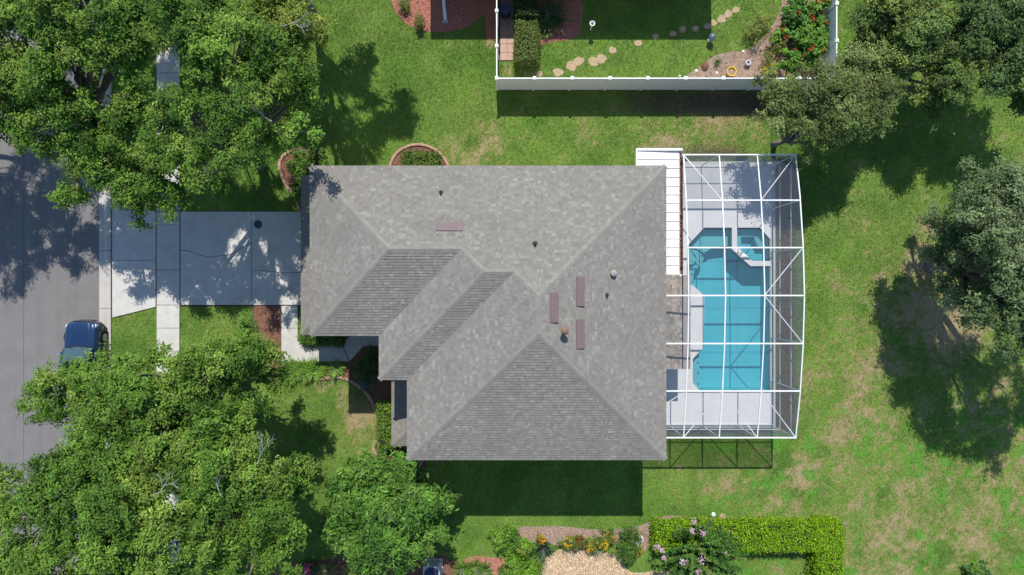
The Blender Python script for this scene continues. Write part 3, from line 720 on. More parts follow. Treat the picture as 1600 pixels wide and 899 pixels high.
st3=step_poly([(1083,562),(1096,550),(1097,609),(1094,609),(1083,597)],-.45,'bench')
for a,b,z,p in((1082,389,-.36,st2),(1074.8,396,-.36,st2),(1086,400,-.36,st2),(1097,400,-.62,st1),(1086,413,-.62,st1),(1081,429,-.62,st1),(1082,441,-.62,st1),(1091,567,-.45,st3),(1091,583,-.45,st3),(1091,600,-.45,st3)):
    c=P(a,b,z); MB().box(c[0]-.04,c[0]+.04,c[1]-.04,c[1]+.04,z+.002,z+.010).build('tile_marker',M['tile'],p)
wo=ccw(pool_main)
def flat(poly,z,name,mat,parent):
    o=ccw(poly);F=[]
    for i,j,k in tessellate_polygon([[Vector((x,y,0)) for x,y in o]]):
        (ax,ay),(bx,by),(cx,cy)=o[i],o[j],o[k]
        if (bx-ax)*(cy-ay)-(cx-ax)*(by-ay)<0:j,k=k,j
        F.append((i,j,k))
    return np_mesh(name,np.array([(x,y,z) for x,y in o]),F,mat,parent)
flat(pool_main,-.09,'water',M['water'],pool)
spa=empty('spa',(13.0,2.2,-.1),'small square spa with white raised rim at the pool corner','spa')
MB().prism(wall_out,-1.28,.075).build('spa_wall',M['deck'],spa)
basin(spa_in,-.95,-.118,spa,M['plaster'])
MB().prism(PL([(1151.5,358),(1186,358),(1201,374.5),(1201,385),(1190,385),(1182,369),(1163,369),(1163,385),(1151.5,386)]),-.94,-.48).build('bench',M['plasterlight'],spa)
flat(spa_in,-.06,'water',M['water'],spa)
for a,b in((1153,392),(1163,401)):
    c=P(a,b,.08); MB().lathe((c[0],c[1],.074),[(.14,0),(.14,.03),(.11,.045),(.02,.05)],10).build('spillway_stone',M['whitestone'],spa)

# ------------------------------------------------------------------ screen enclosure
cage=empty('pool_enclosure',(11.2,-.4,.05),'white framed insect screen enclosure arching over the pool','pool enclosure')
CY=[6.52,4.22,1.91,-.38,-2.68,-5.0,-7.37]; CZ=[3.02,3.5,3.8,3.93,3.8,3.5,3.02]
CX=[8.42,10.17,12.04,13.93]
def cz(y): return float(np.interp(y,CY[::-1],CZ[::-1]))
def part(name,p,q,w=.09,h=.10): return MB().beam(p,q,w,h).build(name,M['white'],cage)
for i,(y,z) in enumerate(zip(CY,CZ)):
    x0=8.36 if i<3 else 6.46
    part('cross_beam',(x0,y,z),(13.955,y,z),.065,.06)
for j,x in enumerate(CX):
    m=MB()
    for i in range(6): m.beam((x,CY[i]-.045,CZ[i]-.003+.0*j),(x,CY[i+1]+.045,CZ[i+1]-.003),.055,.05)
    m.build('purlin',M['white'],cage)
def rp(i,j): return (CX[j],CY[i],CZ[i]-.02)
br=[(rp(0,0),rp(1,1)),(rp(0,3),rp(1,2)),(rp(2,3),rp(3,2)),(rp(3,2),rp(4,3)),(rp(6,0),rp(5,1)),(rp(5,1),rp(6,2)),(rp(5,2),rp(6,3)),((6.5,-6.3,3.2),rp(5,0))]
for p,q in br: part('brace',p,q,.038,.03)
for i,(y,z) in enumerate(zip(CY,CZ)): part('post',(13.93,y,.05),(13.93,y,z-.04),.04,.045)
for x in (8.42,10.17,12.04): part('post',(x,6.52,.05),(x,6.52,2.95),.04,.04)
for x in (6.5,8.42,10.17,12.04): part('post',(x,-7.37,.05),(x,-7.37,2.95),.04,.04)
for z in (1.2,2.5):
    for i in range(6): part('rail',(13.93,CY[i]-.04,z),(13.93,CY[i+1]+.04,z),.025,.03)
part('rail',(8.46,6.52,1.25),(13.89,6.52,1.25),.03,.03); part('rail',(6.54,-7.37,1.25),(13.89,-7.37,1.25),.03,.03)
part('sill',(6.5,-7.37,.08),(13.97,-7.37,.08),.07,.05); part('sill',(8.42,6.52,.08),(13.97,6.52,.08),.07,.05); part('sill',(13.93,6.46,.08),(13.93,-7.31,.08),.07,.05)
def panel(pts,mat): np_mesh('screen_panel',np.array(pts),[tuple(range(len(pts)))],M[mat],cage)
for i in range(6):
    xs=[CX[0]]+CX[1:] if i<3 else [6.46]+CX
    for a,b in zip(xs[:-1],xs[1:]): panel([(a+.04,CY[i]-.05,CZ[i]),(a+.04,CY[i+1]+.05,CZ[i+1]),(b-.04,CY[i+1]+.05,CZ[i+1]),(b-.04,CY[i]-.05,CZ[i])],'screen')
    panel([(13.93,CY[i],.10),(13.93,CY[i+1],.10),(13.93,CY[i+1],CZ[i+1]),(13.93,CY[i],CZ[i])],'wallscreen')
for a,b in zip(CX[:-1],CX[1:]): panel([(a,6.52,.1),(b,6.52,.1),(b,6.52,3.0),(a,6.52,3.0)],'wallscreen')
for a,b in zip([6.46]+CX[:-1],CX): panel([(a,-7.37,.1),(b,-7.37,.1),(b,-7.37,3.0),(a,-7.37,3.0)],'wallscreen')

# ------------------------------------------------------------------ white vinyl fence round the neighbour's yard
def fence(pts,label,endcaps=(True,True)):
    """Posts with caps, solid panels and top rails along a line of post positions."""
    f=empty('vinyl_fence',(pts[0][0],pts[0][1],0),label,'fence','white vinyl fence runs round the neighbouring yard')
    H=1.83
    for i,(x,y) in enumerate(pts):
        if (i==0 and not endcaps[0]) or (i==len(pts)-1 and not endcaps[1]): continue
        p=MB().box(x-.063,x+.063,y-.063,y+.063,-.02,H+.03).build('post',M['vinyl'],f)
        m=MB(); m.add([(x-.085,y-.085,H+.03),(x+.085,y-.085,H+.03),(x+.085,y+.085,H+.03),(x-.085,y+.085,H+.03),(x-.085,y-.085,H+.06),(x+.085,y-.085,H+.06),(x+.085,y+.085,H+.06),(x-.085,y+.085,H+.06),(x,y,H+.10)],
            [(3,2,1,0),(0,1,5,4),(1,2,6,5),(2,3,7,6),(3,0,4,7),(4,5,8),(5,6,8),(6,7,8),(7,4,8)]); m.build('post_cap',M['vinyl'],p)
    for (x0,y0),(x1,y1) in zip(pts[:-1],pts[1:]):
        d=np.array([x1-x0,y1-y0]);L=np.linalg.norm(d);d/=L;a=np.array([x0,y0])+d*.063;b=np.array([x1,y1])-d*.063
        m=MB(); nb=9
        for k in range(nb):
            p=a+(b-a)*(k/nb)-d*.002*(k>0);q=a+(b-a)*((k+1)/nb)+d*.002*(k<nb-1); m.beam((p[0],p[1],.92),(q[0],q[1],.92),.022 if k%2 else .026,1.68)
        m.build('panel',M['vinyl'],f)
        MB().beam((a[0],a[1],1.80),(b[0],b[1],1.80),.055,.09).build('top_rail',M['vinyl'],f)
        MB().beam((a[0],a[1],.08),(b[0],b[1],.08),.05,.11).build('bottom_rail',M['vinyl'],f)
FX0,FX1,FY=-.78,16.55,10.67
fence([(FX0+(FX1-FX0)*k/9,FY) for k in range(10)],'long white vinyl fence run between the two lawns, dark shadow below it')
fence([(FX0,FY)]+[(FX0,y) for y in(12.31,14.10,15.95)],'short white fence run beside the paver path and red mulch',(False,True))
fence([(FX1,FY)]+[(FX1,FY+1.9*k) for k in range(1,5)],'white fence run behind the red and green crotons',(False,True))

# ------------------------------------------------------------------ neighbour's house, mostly its shade in view
nh=empty('neighbour_house',(3.2,21,0),'neighbouring house beyond the white fence whose straight shadow crosses the yard','house')
NX0,NX1,NY0,NY1,NZ=-4.45,10.62,15.72,28.0,3.0
wall_ring([(NX0+.5,NY0+.5),(NX1-.5,NY0+.5),(NX1-.5,NY1-.5),(NX0+.5,NY1-.5)],-.02,NZ+.1,nh)
hh=(NY1-NY0)/2; a,b,c_,d_=(NX0,NY0),(NX1,NY0),(NX1,NY1),(NX0,NY1); r_a,r_b=(NX0+hh,NY0+hh),(NX1-hh,NY0+hh)
nf=[(a,b,[a,b,r_b,r_a]),(b,c_,[b,c_,r_b]),(c_,d_,[c_,d_,r_a,r_b]),(d_,a,[d_,a,r_a])]
nr=roof_deck(nf,NZ,.38,nh); shingles(nf,NZ,.38,nr,seed=21); fascia([a,b,c_,d_],NZ,nr)

# ------------------------------------------------------------------ trees
def leaf_cloud(lobes, n_sub, n_leaf, ln, wf, greens, r, rc=(.17,.33), flat=.7, upbias=.8, zmin=-.15, noise=.28, rs=(.30,.50), n_cl=19):
    """Foliage in three scales: lobes carry domed boughs, boughs carry sprays, sprays carry leaves. Gaps stay between the boughs."""
    PV=[];NV=[];CV=[];LV=[];cents=[]
    greens=np.array(greens); up=np.array([0,0,1.])
    for (cx,cy,cz_,rx,ry,rz_) in lobes:
        R0=(rx*ry)**.5; n=max(3,int(n_sub*R0**.8))
        d=r.normal(size=(n*4,3)); d/=np.linalg.norm(d,axis=1,keepdims=True); d=d[d[:,2]>zmin][:n]; n=len(d)
        rf=r.uniform(.45,.92,n)*(1+noise*r.normal(0,.45,n))
        bc=np.array([cx,cy,cz_])+d*rf[:,None]*np.array([rx,ry,rz_]); rb=r.uniform(rs[0],rs[1],n)*R0**.75
        cents.append(bc)
        m=np.maximum(5,(n_cl*rb**1.5/.6)).astype(int); bi=np.repeat(np.arange(n),m); K=len(bi)
        e=r.normal(size=(K,3))+up*.55+d[bi]*.45; e/=np.linalg.norm(e,axis=1,keepdims=True)
        cen=bc[bi]+e*(rb[bi]*r.uniform(.55,1.12,K))[:,None]*np.array([1,1,.72])
        k=r.uniform(rc[0],rc[1],K); q=np.maximum(6,(n_leaf*(k/np.mean(rc))**2)).astype(int)
        ci=np.repeat(np.arange(K),q); N=len(ci)
        o=r.normal(size=(N,3)); o/=np.linalg.norm(o,axis=1,keepdims=True)
        off=o*(r.random(N)**.5*k[ci])[:,None]; off[:,2]*=flat
        st=(off*e[ci]).sum(1,keepdims=True)*e[ci]; off=off+st*(.8*np.abs(r.normal(0,1,(K,1))))[ci]
        PV.append(cen[ci]+off)
        NV.append(o*.45+e[ci]*.3+up*upbias+r.normal(0,.42,(N,3)))
        tone=greens[r.choice(len(greens),n)][bi]*(1+.13*r.normal(size=(n,1)))[bi]*(1+.16*r.normal(size=(K,1)))
        CV.append(np.clip(tone[ci]*r.uniform(.72,1.30,(N,1)),.004,.6)); LV.append(ln*r.uniform(.7,1.35,N))
    V,F=leaf_quads(np.concatenate(PV),np.concatenate(NV),np.concatenate(LV),wf)
    return V,F,np.repeat(np.concatenate(CV),4,0),cents
def tree(label, base, lobes, greens, trunk_r=.22, n_clump=8.5, n_leaf=46, ln=.125, wf=.5, seed=1, group=None, name='oak_tree', fork=2.4, mat='leaf', twig=.75, bare=(), **kw):
    r=np.random.default_rng(seed); L=[]
    for l in lobes:
        if len(l)==4:
            px,py,z,rp_=l; c=P(px,py,z); rr=rp_*(CAM_H-z)/FPX; L.append((c[0],c[1],z,rr,rr,rr*.72))
        else: L.append(l)
    t=empty(name,(base[0],base[1],0),label,'tree',group)
    V,F,CC,cents=leaf_cloud(L,n_clump,n_leaf,ln,wf,greens,r,**kw)
    m=MB(); b=Vector((base[0],base[1],-.05)); top=Vector((base[0]+r.normal(0,.15),base[1]+r.normal(0,.15),fork))
    mid=b.lerp(top,.5)+Vector((r.normal(0,.08),r.normal(0,.08),0))
    m.tube([b,b+Vector((0,0,.25)),mid,top],[trunk_r*1.7,trunk_r*1.15,trunk_r,trunk_r*.9],9)
    trunk=m.build('trunk',M['bark'],t,smooth=True)
    lm=MB()
    for l,cen in zip(L,cents):
        c=Vector(l[:3])-Vector((0,0,l[5]*.25)); h=Vector((c.x-top.x,c.y-top.y,0)); 
        q=top+h*.45+Vector((0,0,(c.z-top.z)*.72)); pts=[]; R=[]
        for k in range(7):
            s=k/6; p=top*(1-s)**2+q*2*s*(1-s)+c*s*s+Vector(r.normal(0,.06,3))*(s>0); pts.append(p); R.append(trunk_r*(.62*(1-s)+.16))
        lm.tube(pts,R,6)
        for cc in cen[r.random(len(cen))<twig]:
            s0=pts[int(r.integers(3,7))]; e=Vector(cc); md=s0.lerp(e,.55)+Vector(r.normal(0,.12,3))
            lm.tube([s0,md,e,e+(e-md)*.35],[.045,.028,.016,.006],4,False)
    lm.build('limbs',M['bark'],t,smooth=True)
    for bx_,by_,bz_,bl,ba in bare:          # dead grey twigs standing clear of the leaves
        dm=MB(); o0=Vector(P(bx_,by_,bz_))
        def grow(p,ang,el,L,rad,dep):
            q=p+Vector((math.cos(ang)*math.cos(el),math.sin(ang)*math.cos(el),math.sin(el)))*L
            md=p.lerp(q,.5)+Vector(r.normal(0,L*.06,3)); dm.tube([p,md,q],[rad,rad*.8,rad*.6],5,False)
            if dep>0:
                for _ in range(3 if dep>1 else 2): grow(p.lerp(q,r.uniform(.45,1)),ang+r.uniform(-.8,.8),el+r.uniform(-.3,.3),L*r.uniform(.5,.75),rad*.58,dep-1)
        grow(o0,ba,.2,bl,.024,3)
        dm.build('bare_branch',M['deadwood'],t)
    np_mesh('crown',V,F,M[mat],t,cols=CC)
    return t
OAK=[(.118,.218,.030),(.094,.185,.025),(.145,.248,.036),(.074,.150,.022),(.165,.245,.042)]
OAKY=[(.195,.255,.040),(.16,.235,.034),(.135,.21,.030),(.22,.26,.05)]
GREY=[(.155,.212,.090),(.125,.178,.072),(.185,.240,.112),(.098,.150,.058)]
DARKG=[(.112,.175,.044),(.090,.145,.038),(.135,.205,.054),(.165,.215,.050)]
grp='oak trees along the street and front yard'
tree('spreading oak over the top end of the driveway and garage bed',(-13.5,6.7),[(375,150,8,72),(315,225,7.2,50),(405,225,7,44),(255,305,5.8,36),(345,70,8.6,70),(335,262,6.4,38),(440,165,7,48),(410,100,8.4,60),(235,330,5.2,26),(290,20,8.5,60),(482,203,8.3,26),(318,270,8,28),(360,245,8,28),(285,285,6,36),(262,15,8.4,40),(262,160,7.8,36),(258,205,7.2,34),(252,240,7.2,36),(308,175,7.8,44),(470,150,7,32),(474,112,7.4,32),(300,60,8.6,50)],OAK,.26,seed=11,group=grp,n_clump=6.4,n_leaf=38,bare=((425,190,8.6,.7,2.4),))
tree('street oak overhanging the shaded road in the upper corner',(-20.5,8.6),[(55,60,8,75),(130,55,8.4,62),(30,150,7,62),(105,140,7.6,52),(205,90,7.6,44),(95,240,6,34),(150,268,6,44),(205,290,6,36),(115,312,5.4,26),(215,165,7,36),(200,20,8.6,55),(60,195,6.6,38),(120,0,9,70),(190,225,6.4,40),(122,190,7.4,34),(150,90,8.2,34),(148,228,6.6,30),(200,185,7,30),(20,40,8,50),(8,110,7.5,50),(75,110,8.2,50),(25,195,6.4,34),(225,40,8,40),(240,270,6.2,34)],OAK,.28,seed=12,group=grp)
tree('oak at the top edge shading the pavement between the two front trees',(-18.0,17.5),[(262,8,8.2,34),(215,5,8.4,34),(315,0,8.4,40),(-18.6,16.4,8,2.4,2.0,1.4),(-15.4,15.0,7.8,2.0,1.8,1.3),(-22.2,15.6,8,2.4,2.2,1.4),(-13.2,16.8,7.8,2.0,2.0,1.3),(-25.2,15.4,8,2.0,2.0,1.3),(-17.2,18.8,8.4,2.4,2.2,1.5),(-21.5,19,8.4,2.4,2.2,1.5),(-12.4,14.2,7,1.6,1.4,1.1)],OAK,.27,seed=24,group=grp,n_clump=8,n_leaf=34)
tree('oak reaching over the road from across the street',(-31.0,9.5),[(-26.3,11.6,8,2.2,2.2,1.5),(-25.3,8.9,7.5,1.8,1.7,1.2),(-23.7,7.7,7,1.3,1.3,1.0),(-27.6,7.8,8,1.9,1.9,1.3),(-24.3,13.2,8,1.9,1.9,1.3),(-28,10,8.5,2,2,1.4)],OAK,.26,seed=23,group=grp)
tree('yellow green oak crown at the top edge beside the side lawn',(-10.6,14.4),[(440,45,8,58),(480,60,7.2,34),(420,100,7.2,40),(-8.9,18.2,8,1.5,1.5,1.2),(-6.7,15.9,8,1.45,1.5,1.1),(-8.4,13.9,7.6,1.5,1.2,1.0),(-10.2,15.2,8,1.4,1.4,1.1)],OAKY,.24,seed=13,group=grp,n_clump=12,bare=((440,42,9.0,.75,.2),))
tree('broad oak over the front walk with its edge above the blue car',(-14.4,-4.6),[(235,630,8,72),(330,585,7.6,58),(385,560,6.6,44),(150,612,7.2,50),(90,612,6.8,40),(185,690,7.6,66),(285,690,8,66),(395,610,6.4,36),(340,650,7,54),(65,630,6,26),(375,535,6,26),(215,590,7,34),(268,632,7.4,36),(262,668,7,34),(300,603,7.2,30),(128,582,6.6,30),(95,588,6.2,24),(165,585,6.6,30),(412,565,6,34),(425,592,5.6,26),(355,560,6.6,36)],OAK,.27,seed=14,group=grp)
tree('oak filling the lowest street corner next to the grey road',(-20.6,-10.6),[(120,740,8,66),(60,820,8,80),(185,790,8.2,80),(25,775,7.4,50),(120,880,8,80),(220,870,8,70),(20,890,7.6,70),(150,715,7,44),(200,740,7.8,60)],OAK,.28,seed=15,group=grp,bare=((240,775,9.4,.75,.75),))
tree('oak with bare twigs between front lawn and lower street tree',(-11.6,-9.6),[(320,760,8,76),(415,725,7.4,52),(300,860,8,76),(420,800,7.2,60),(390,880,7.4,64),(468,728,6,26),(360,720,7.4,50),(448,765,6,30),(280,800,8.2,60),(445,850,5.6,30)],OAK,.25,seed=16,group=grp,bare=((402,725,8.4,.75,1.1),(345,775,9.0,.6,1.8)))
tree('dense round glossy magnolia beside the front lawn',(-5.9,-10.4),[(605,800,3.6,80),(560,765,3.6,50),(655,790,3.4,48),(600,850,3.2,52),(570,735,3.0,32),(660,830,2.8,36),(545,815,3.0,42),(690,780,2.6,22),(620,755,3.2,44)],[(.082,.185,.024),(.064,.155,.020),(.105,.222,.030),(.135,.25,.042)],.16,n_clump=18,n_leaf=17,ln=.23,wf=.34,seed=17,name='magnolia_tree',fork=1.0,rc=(.18,.30),noise=.04,mat='shrubleaf',twig=.15,n_cl=34,rs=(.24,.36),zmin=0.0)
tree('loose grey green tree at the fence corner above the pool screen',(14.1,7.7),[(1290,160,4.4,66),(1228,152,4.0,34),(1345,135,4.2,46),(1312,132,4.8,28),(1335,180,3.8,40),(1250,185,4.2,34),(1380,150,3.8,26),(1300,200,4,34),(1390,118,4.2,36),(1345,100,4.4,32),(1200,140,4,24),(1215,185,4,26),(1270,225,3.4,28),(1360,175,3.8,34)],[(.17,.22,.070),(.14,.19,.056),(.20,.25,.082),(.11,.155,.044)],.13,n_clump=8.5,n_leaf=34,ln=.115,wf=.5,seed=18,name='crape_tree',fork=1.2,noise=.3,rc=(.15,.32))
g2='dark trees along the far boundary'
tree('dark green tree beyond the fence with olive tips',(19.2,10.8),[(1400,50,4.2,66),(1470,95,3.9,54),(1450,145,3.2,36),(1390,105,3.8,40),(1362,30,4,38),(1352,72,3.6,26),(1500,25,4.4,60),(1425,10,4.6,60),(1490,135,3.0,30),(1440,50,4.6,50),(1515,70,4.0,46)],DARKG,.18,n_clump=8,ln=.13,seed=19,group=g2,name='boundary_tree',fork=1.0)
tree('dark tree in the far upper corner past the fence',(24.4,11.8),[(1570,40,4.4,60),(1545,105,3.8,36),(1600,105,4.4,56),(1530,20,4.4,50),(1610,20,4.8,60),(1570,100,4.0,44),(1600,150,3.4,34)],[(.10,.165,.052),(.08,.135,.042),(.125,.19,.06)],.18,n_clump=9,ln=.13,seed=20,group=g2,name='boundary_tree',fork=1.0)
tree('grey green oak at the side edge above its long dark shadow',(22.6,1.2),[(1545,320,6.4,56),(1505,405,4.6,44),(1575,420,6.4,62),(1598,292,6.4,44),(1480,340,4.4,34),(1600,500,6,52),(1555,480,5.0,44),(1610,350,7,60),(1490,430,4.2,32),(1472,375,4.0,28),(1508,285,4.2,32),(1458,400,3.4,20),(1545,290,5.2,30),(1520,480,4.6,38),(1600,430,6.6,60),(1560,360,6.8,60),(1500,350,5.2,40),(1575,310,6.8,50),
 (24.4,-1.2,7.6,2.0,1.9,1.4),(22.6,-2.2,6.6,1.5,1.3,1.0),(26.3,.5,7.8,2.3,2.2,1.5),(24.2,2.2,8,2.1,2.0,1.4),(22.0,-.6,6.0,1.5,1.4,1.0),(25.5,-2.4,7.0,1.8,1.5,1.1)],GREY,.28,n_leaf=38,n_clump=7.5,ln=.125,seed=22,name='oak_tree',fork=1.8)

# ------------------------------------------------------------------ shrubs, hedges, flowers
def shrub(label, px, py, rpx, h, greens, ln=.10, wf=.5, seed=0, n=None, flowers=None, name='shrub', cat='shrub', group=None, sx=1, sy=1, spiky=False):
    r=np.random.default_rng(seed+900); c=P(px,py,h*.6); R=rpx*(CAM_H-h*.6)/FPX
    t=empty(name,(c[0],c[1],0),label,cat,group)
    st=MB()
    for k in range(6):
        a=r.uniform(0,6.28); st.tube([(c[0],c[1],-.02),(c[0]+.25*R*math.cos(a),c[1]+.25*R*math.sin(a),h*.35),(c[0]+.5*R*sx*math.cos(a),c[1]+.5*R*sy*math.sin(a),h*.7)],[.025,.018,.008],4,False)
    st.build('stem',M['bark'],t)
    if spiky:   # long strap leaves from the heart
        N=int(n or 70); a=r.uniform(0,6.28,N); el=r.uniform(.15,1.25,N); L=R*r.uniform(.75,1.15,N)/np.maximum(np.cos(el),.45)
        V=[];F=[];CC=[];gr=np.array(greens)
        for i in range(N):
            d=np.array([math.cos(a[i]),math.sin(a[i])]);s=np.array([-d[1],d[0]])*ln*.5;k0=len(V);cc=gr[r.integers(len(gr))]*r.uniform(.7,1.3)
            for q,wd in((0.05,.5),(.35,1),(.7,.8),(1,.08)):
                x=c[0]+d[0]*L[i]*q*math.cos(el[i]*(1-.4*q));y=c[1]+d[1]*L[i]*q*math.cos(el[i]*(1-.4*q));z=.04+max(h,.2)*1.1*math.sin(el[i])*q*(1.25-.6*q)
                V+=[(x+s[0]*wd,y+s[1]*wd,z),(x-s[0]*wd,y-s[1]*wd,z)];CC+=[cc,cc]
            for j in range(3): F.append((k0+2*j,k0+2*j+1,k0+2*j+3,k0+2*j+2))
        np_mesh('leaves',np.array(V),np.array(F),M['shrubleaf'],t,cols=np.array(CC))
    else:
        V,F,CC,_=leaf_cloud([(c[0],c[1],h*.45,R*.95*sx,R*.95*sy,h*.6)],(n or 34)*.55,16,ln,wf,greens,r,rc=(.08,.17),zmin=-.1,noise=.10,rs=(.32,.5),n_cl=34)
        np_mesh('foliage',V,F,M['shrubleaf'],t,cols=CC)
    if flowers:
        cols,nf,fs=flowers
        V=[];F=[];CC=[]; d=r.normal(size=(nf,3));d[:,2]=np.abs(d[:,2])+.5;d/=np.linalg.norm(d,axis=1,keepdims=True)
        cen=np.array([c[0],c[1],h*.5])+d*np.array([R*.85*sx,R*.85*sy,h*.62])
        for cf in cen:
            k=9; pp=cf+r.normal(0,fs*.5,(k,3)); v,f=leaf_quads(pp,r.normal(0,.5,(k,3))+np.array([0,0,1]),fs,.8)
            F.append(f+len(V)*0+sum(len(q) for q in V)); V.append(v); CC.append(np.repeat(np.array(cols)[r.integers(len(cols),size=k)]*r.uniform(.8,1.15,(k,1)),4,0))
        np_mesh('blossoms',np.concatenate(V),np.concatenate(F),M['flower'],t,cols=np.concatenate(CC))
    return t
def hedge(label, line_px, z, w, greens, ln=.085, seed=0, dens=430, name='clipped_hedge', px_z=None, jag=.075):
    """A clipped hedge along a line of plan points (photo spots at the hedge top)."""
    r=np.random.default_rng(seed+500); pts=[np.array(P(a,b,z if px_z is None else px_z)[:2]) for a,b in line_px]
    t=empty(name,(pts[0][0],pts[0][1],0),label,'hedge')
    core=MB();PV=[];NV=[]
    for i in range(len(pts)-1):
        a,b=pts[i].copy(),pts[i+1].copy();d=(b-a)/np.linalg.norm(b-a)
        a=a-d*w*.5*(1 if i>0 else 0); b=b+d*w*.5*(1 if i<len(pts)-2 else 0)
        L=np.linalg.norm(b-a);s=np.array([-d[1],d[0]])
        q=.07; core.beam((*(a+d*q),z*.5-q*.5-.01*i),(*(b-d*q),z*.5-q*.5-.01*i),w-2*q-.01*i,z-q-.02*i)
        N=int(L*w*dens*1.5);u=r.uniform(0,L,N);v=r.uniform(-.5,.5,N)*w
        ed=np.minimum(np.minimum(u,L-u),w*.5-np.abs(v)); zt=z-.10*np.exp(-np.maximum(ed,0)/.10)+.26*(fbm((a[0]+d[0]*u+s[0]*v)*2.4,(a[1]+d[1]*u+s[1]*v)*2.4+seed,3)-.5)
        PV.append(np.stack([a[0]+d[0]*u+s[0]*v,a[1]+d[1]*u+s[1]*v,zt+r.normal(0,jag*.8,N)],1)); NV.append(np.tile([0,0,1.],(N,1)))
        for sg in(-1,1):
            N=int(L*z*dens);u=r.uniform(0,L,N);h=r.uniform(.03,1,N)*z; off=sg*(w*.5-.04*(h/z>.9)+.22*(fbm((a[0]+d[0]*u)*1.1+sg*9,(a[1]+d[1]*u)*1.1+h*.8+seed,3)-.5)+r.normal(0,jag,N))
            PV.append(np.stack([a[0]+d[0]*u+s[0]*off,a[1]+d[1]*u+s[1]*off,h],1));NV.append(np.tile([s[0]*sg,s[1]*sg,.3],(N,1)))
        for e,sg in((a,-1),(b,1)):
            N=int(w*z*dens);v=r.uniform(-.5,.5,N)*w;h=r.uniform(.03,1,N)*z;o=r.normal(0,jag,N)
            PV.append(np.stack([e[0]+s[0]*v+d[0]*o*sg,e[1]+s[1]*v+d[1]*o*sg,h],1));NV.append(np.tile([d[0]*sg,d[1]*sg,.3],(N,1)))
    core.build('dark_filler',M['core'],t)  # added solid filler, coloured near-black like the shaded inside of a hedge
    PV=np.concatenate(PV);NV=np.concatenate(NV)+r.normal(0,.55,(len(PV),3)); N=len(PV)
    V,F=leaf_quads(PV,NV,ln*r.uniform(.7,1.3,N),.6); g=np.array(greens)
    cl=(fbm(PV[:,0]*2.2,PV[:,1]*2.2+seed,2)*len(g)*.999+r.normal(0,.8,N)).clip(0,len(g)-1).astype(int)
    np_mesh('foliage',V,F,M['shrubleaf'],t,cols=np.repeat(g[cl]*r.uniform(.7,1.3,(N,1)),4,0))
    return t
YG=[(.175,.325,.006),(.225,.39,.008),(.12,.255,.006),(.285,.425,.010)]
MG=[(.085,.165,.022),(.06,.125,.018),(.11,.20,.028)]
BG=[(.12,.24,.025),(.09,.19,.02),(.15,.27,.03)]
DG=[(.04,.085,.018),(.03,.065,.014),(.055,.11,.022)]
hedge('bright yellow green clipped hedge turning a corner below the back lawn',[(1024,842),(1298,842),(1298,925)],1.05,1.42,YG,seed=1,dens=520)
hedge('small clipped box hedge beside the white fence and paver path',[(823,31),(823,94)],1.1,1.16,[(.15,.21,.035),(.12,.18,.03),(.18,.23,.06),(.09,.15,.025)],seed=2,dens=520)
hedge('dark clipped hedge in the neighbour shadow along the paver path',[(823,-40),(823,24)],1.25,1.16,DG,seed=3,dens=380)
hedge('low dark hedge between the front walk and garage wall',[(470,531),(535,531)],.55,.55,MG,seed=4,dens=520)
hedge('rounded green hedge against the low skirt roof by the front lawn',[(604,632),(604,700)],1.0,1.0,[(.13,.22,.025),(.10,.18,.02),(.16,.25,.035)],ln=.11,seed=5,dens=420,jag=.09)
hedge('small leafy hedge inside the terracotta arch beside the eave',[(628,252),(684,254)],.75,1.0,[(.10,.17,.022),(.075,.13,.018),(.13,.20,.03)],ln=.11,seed=6,dens=380,jag=.09)
shrub('dark green shrub inside the looped bed at the garage corner',483,266,32,1.2,MG,.13,seed=1,n=46,sy=1.15)
shrub('shaded shrub low in the looped bed by the garage column',474,302,22,1.0,MG,.12,seed=2)
for i,(a,lab) in enumerate(((455,'first leafy perennial below the front walk, nearest the oak'),(473,'second leafy perennial below the front walk, middle of the row'),(490,'third leafy perennial below the front walk, end of the row'))):
    shrub(lab,a,579,14,.5,BG,.055,seed=10+i,n=190,spiky=True,group='leafy perennials below the front walk',name='perennial')
shrub('bright single perennial standing apart beside the shadow edge in entry bed',525,577,12,.5,BG,.055,seed=14,n=110,spiky=True,name='perennial')
shrub('bright low plant between garage column and front walk',474,532,9,.5,BG,.05,seed=15,n=50,spiky=True,name='perennial')
shrub('round dark shrub in the shaded entry bed by the walk bend',583,566,20,1.0,DG,.1,seed=16,n=46)
shrub('dark shrub deep in the entry bed beside the overhanging eave',565,580,15,.8,DG,.1,seed=17)
shrub('blue green agave in the shaded entry bed',573,598,13,.45,[(.11,.17,.13),(.09,.14,.11)],.085,seed=18,n=46,spiky=True,name='agave')
shrub('shaded shrub under the eave beside the skirt roof corner',640,712,14,.8,DG,.1,seed=19)
shrub('tiny shrub near the top in the sunny red mulch',630,8,8,.5,[(.14,.17,.03),(.10,.14,.025)],.07,seed=20,n=60)
shrub('tiny shrub near the curved edge of the red mulch',655,36,8,.6,[(.13,.15,.03),(.09,.13,.025)],.07,seed=21,n=60,sy=1.3)
shrub('tuft of strap leaves beside the box hedge under the neighbour eave',862,22,22,.7,DG,.05,seed=22,n=150,spiky=True,name='agapanthus')
shrub('smaller strap leaved tuft below the box hedge shadow line',850,45,14,.5,MG,.04,seed=23,n=90,spiky=True,name='agapanthus')
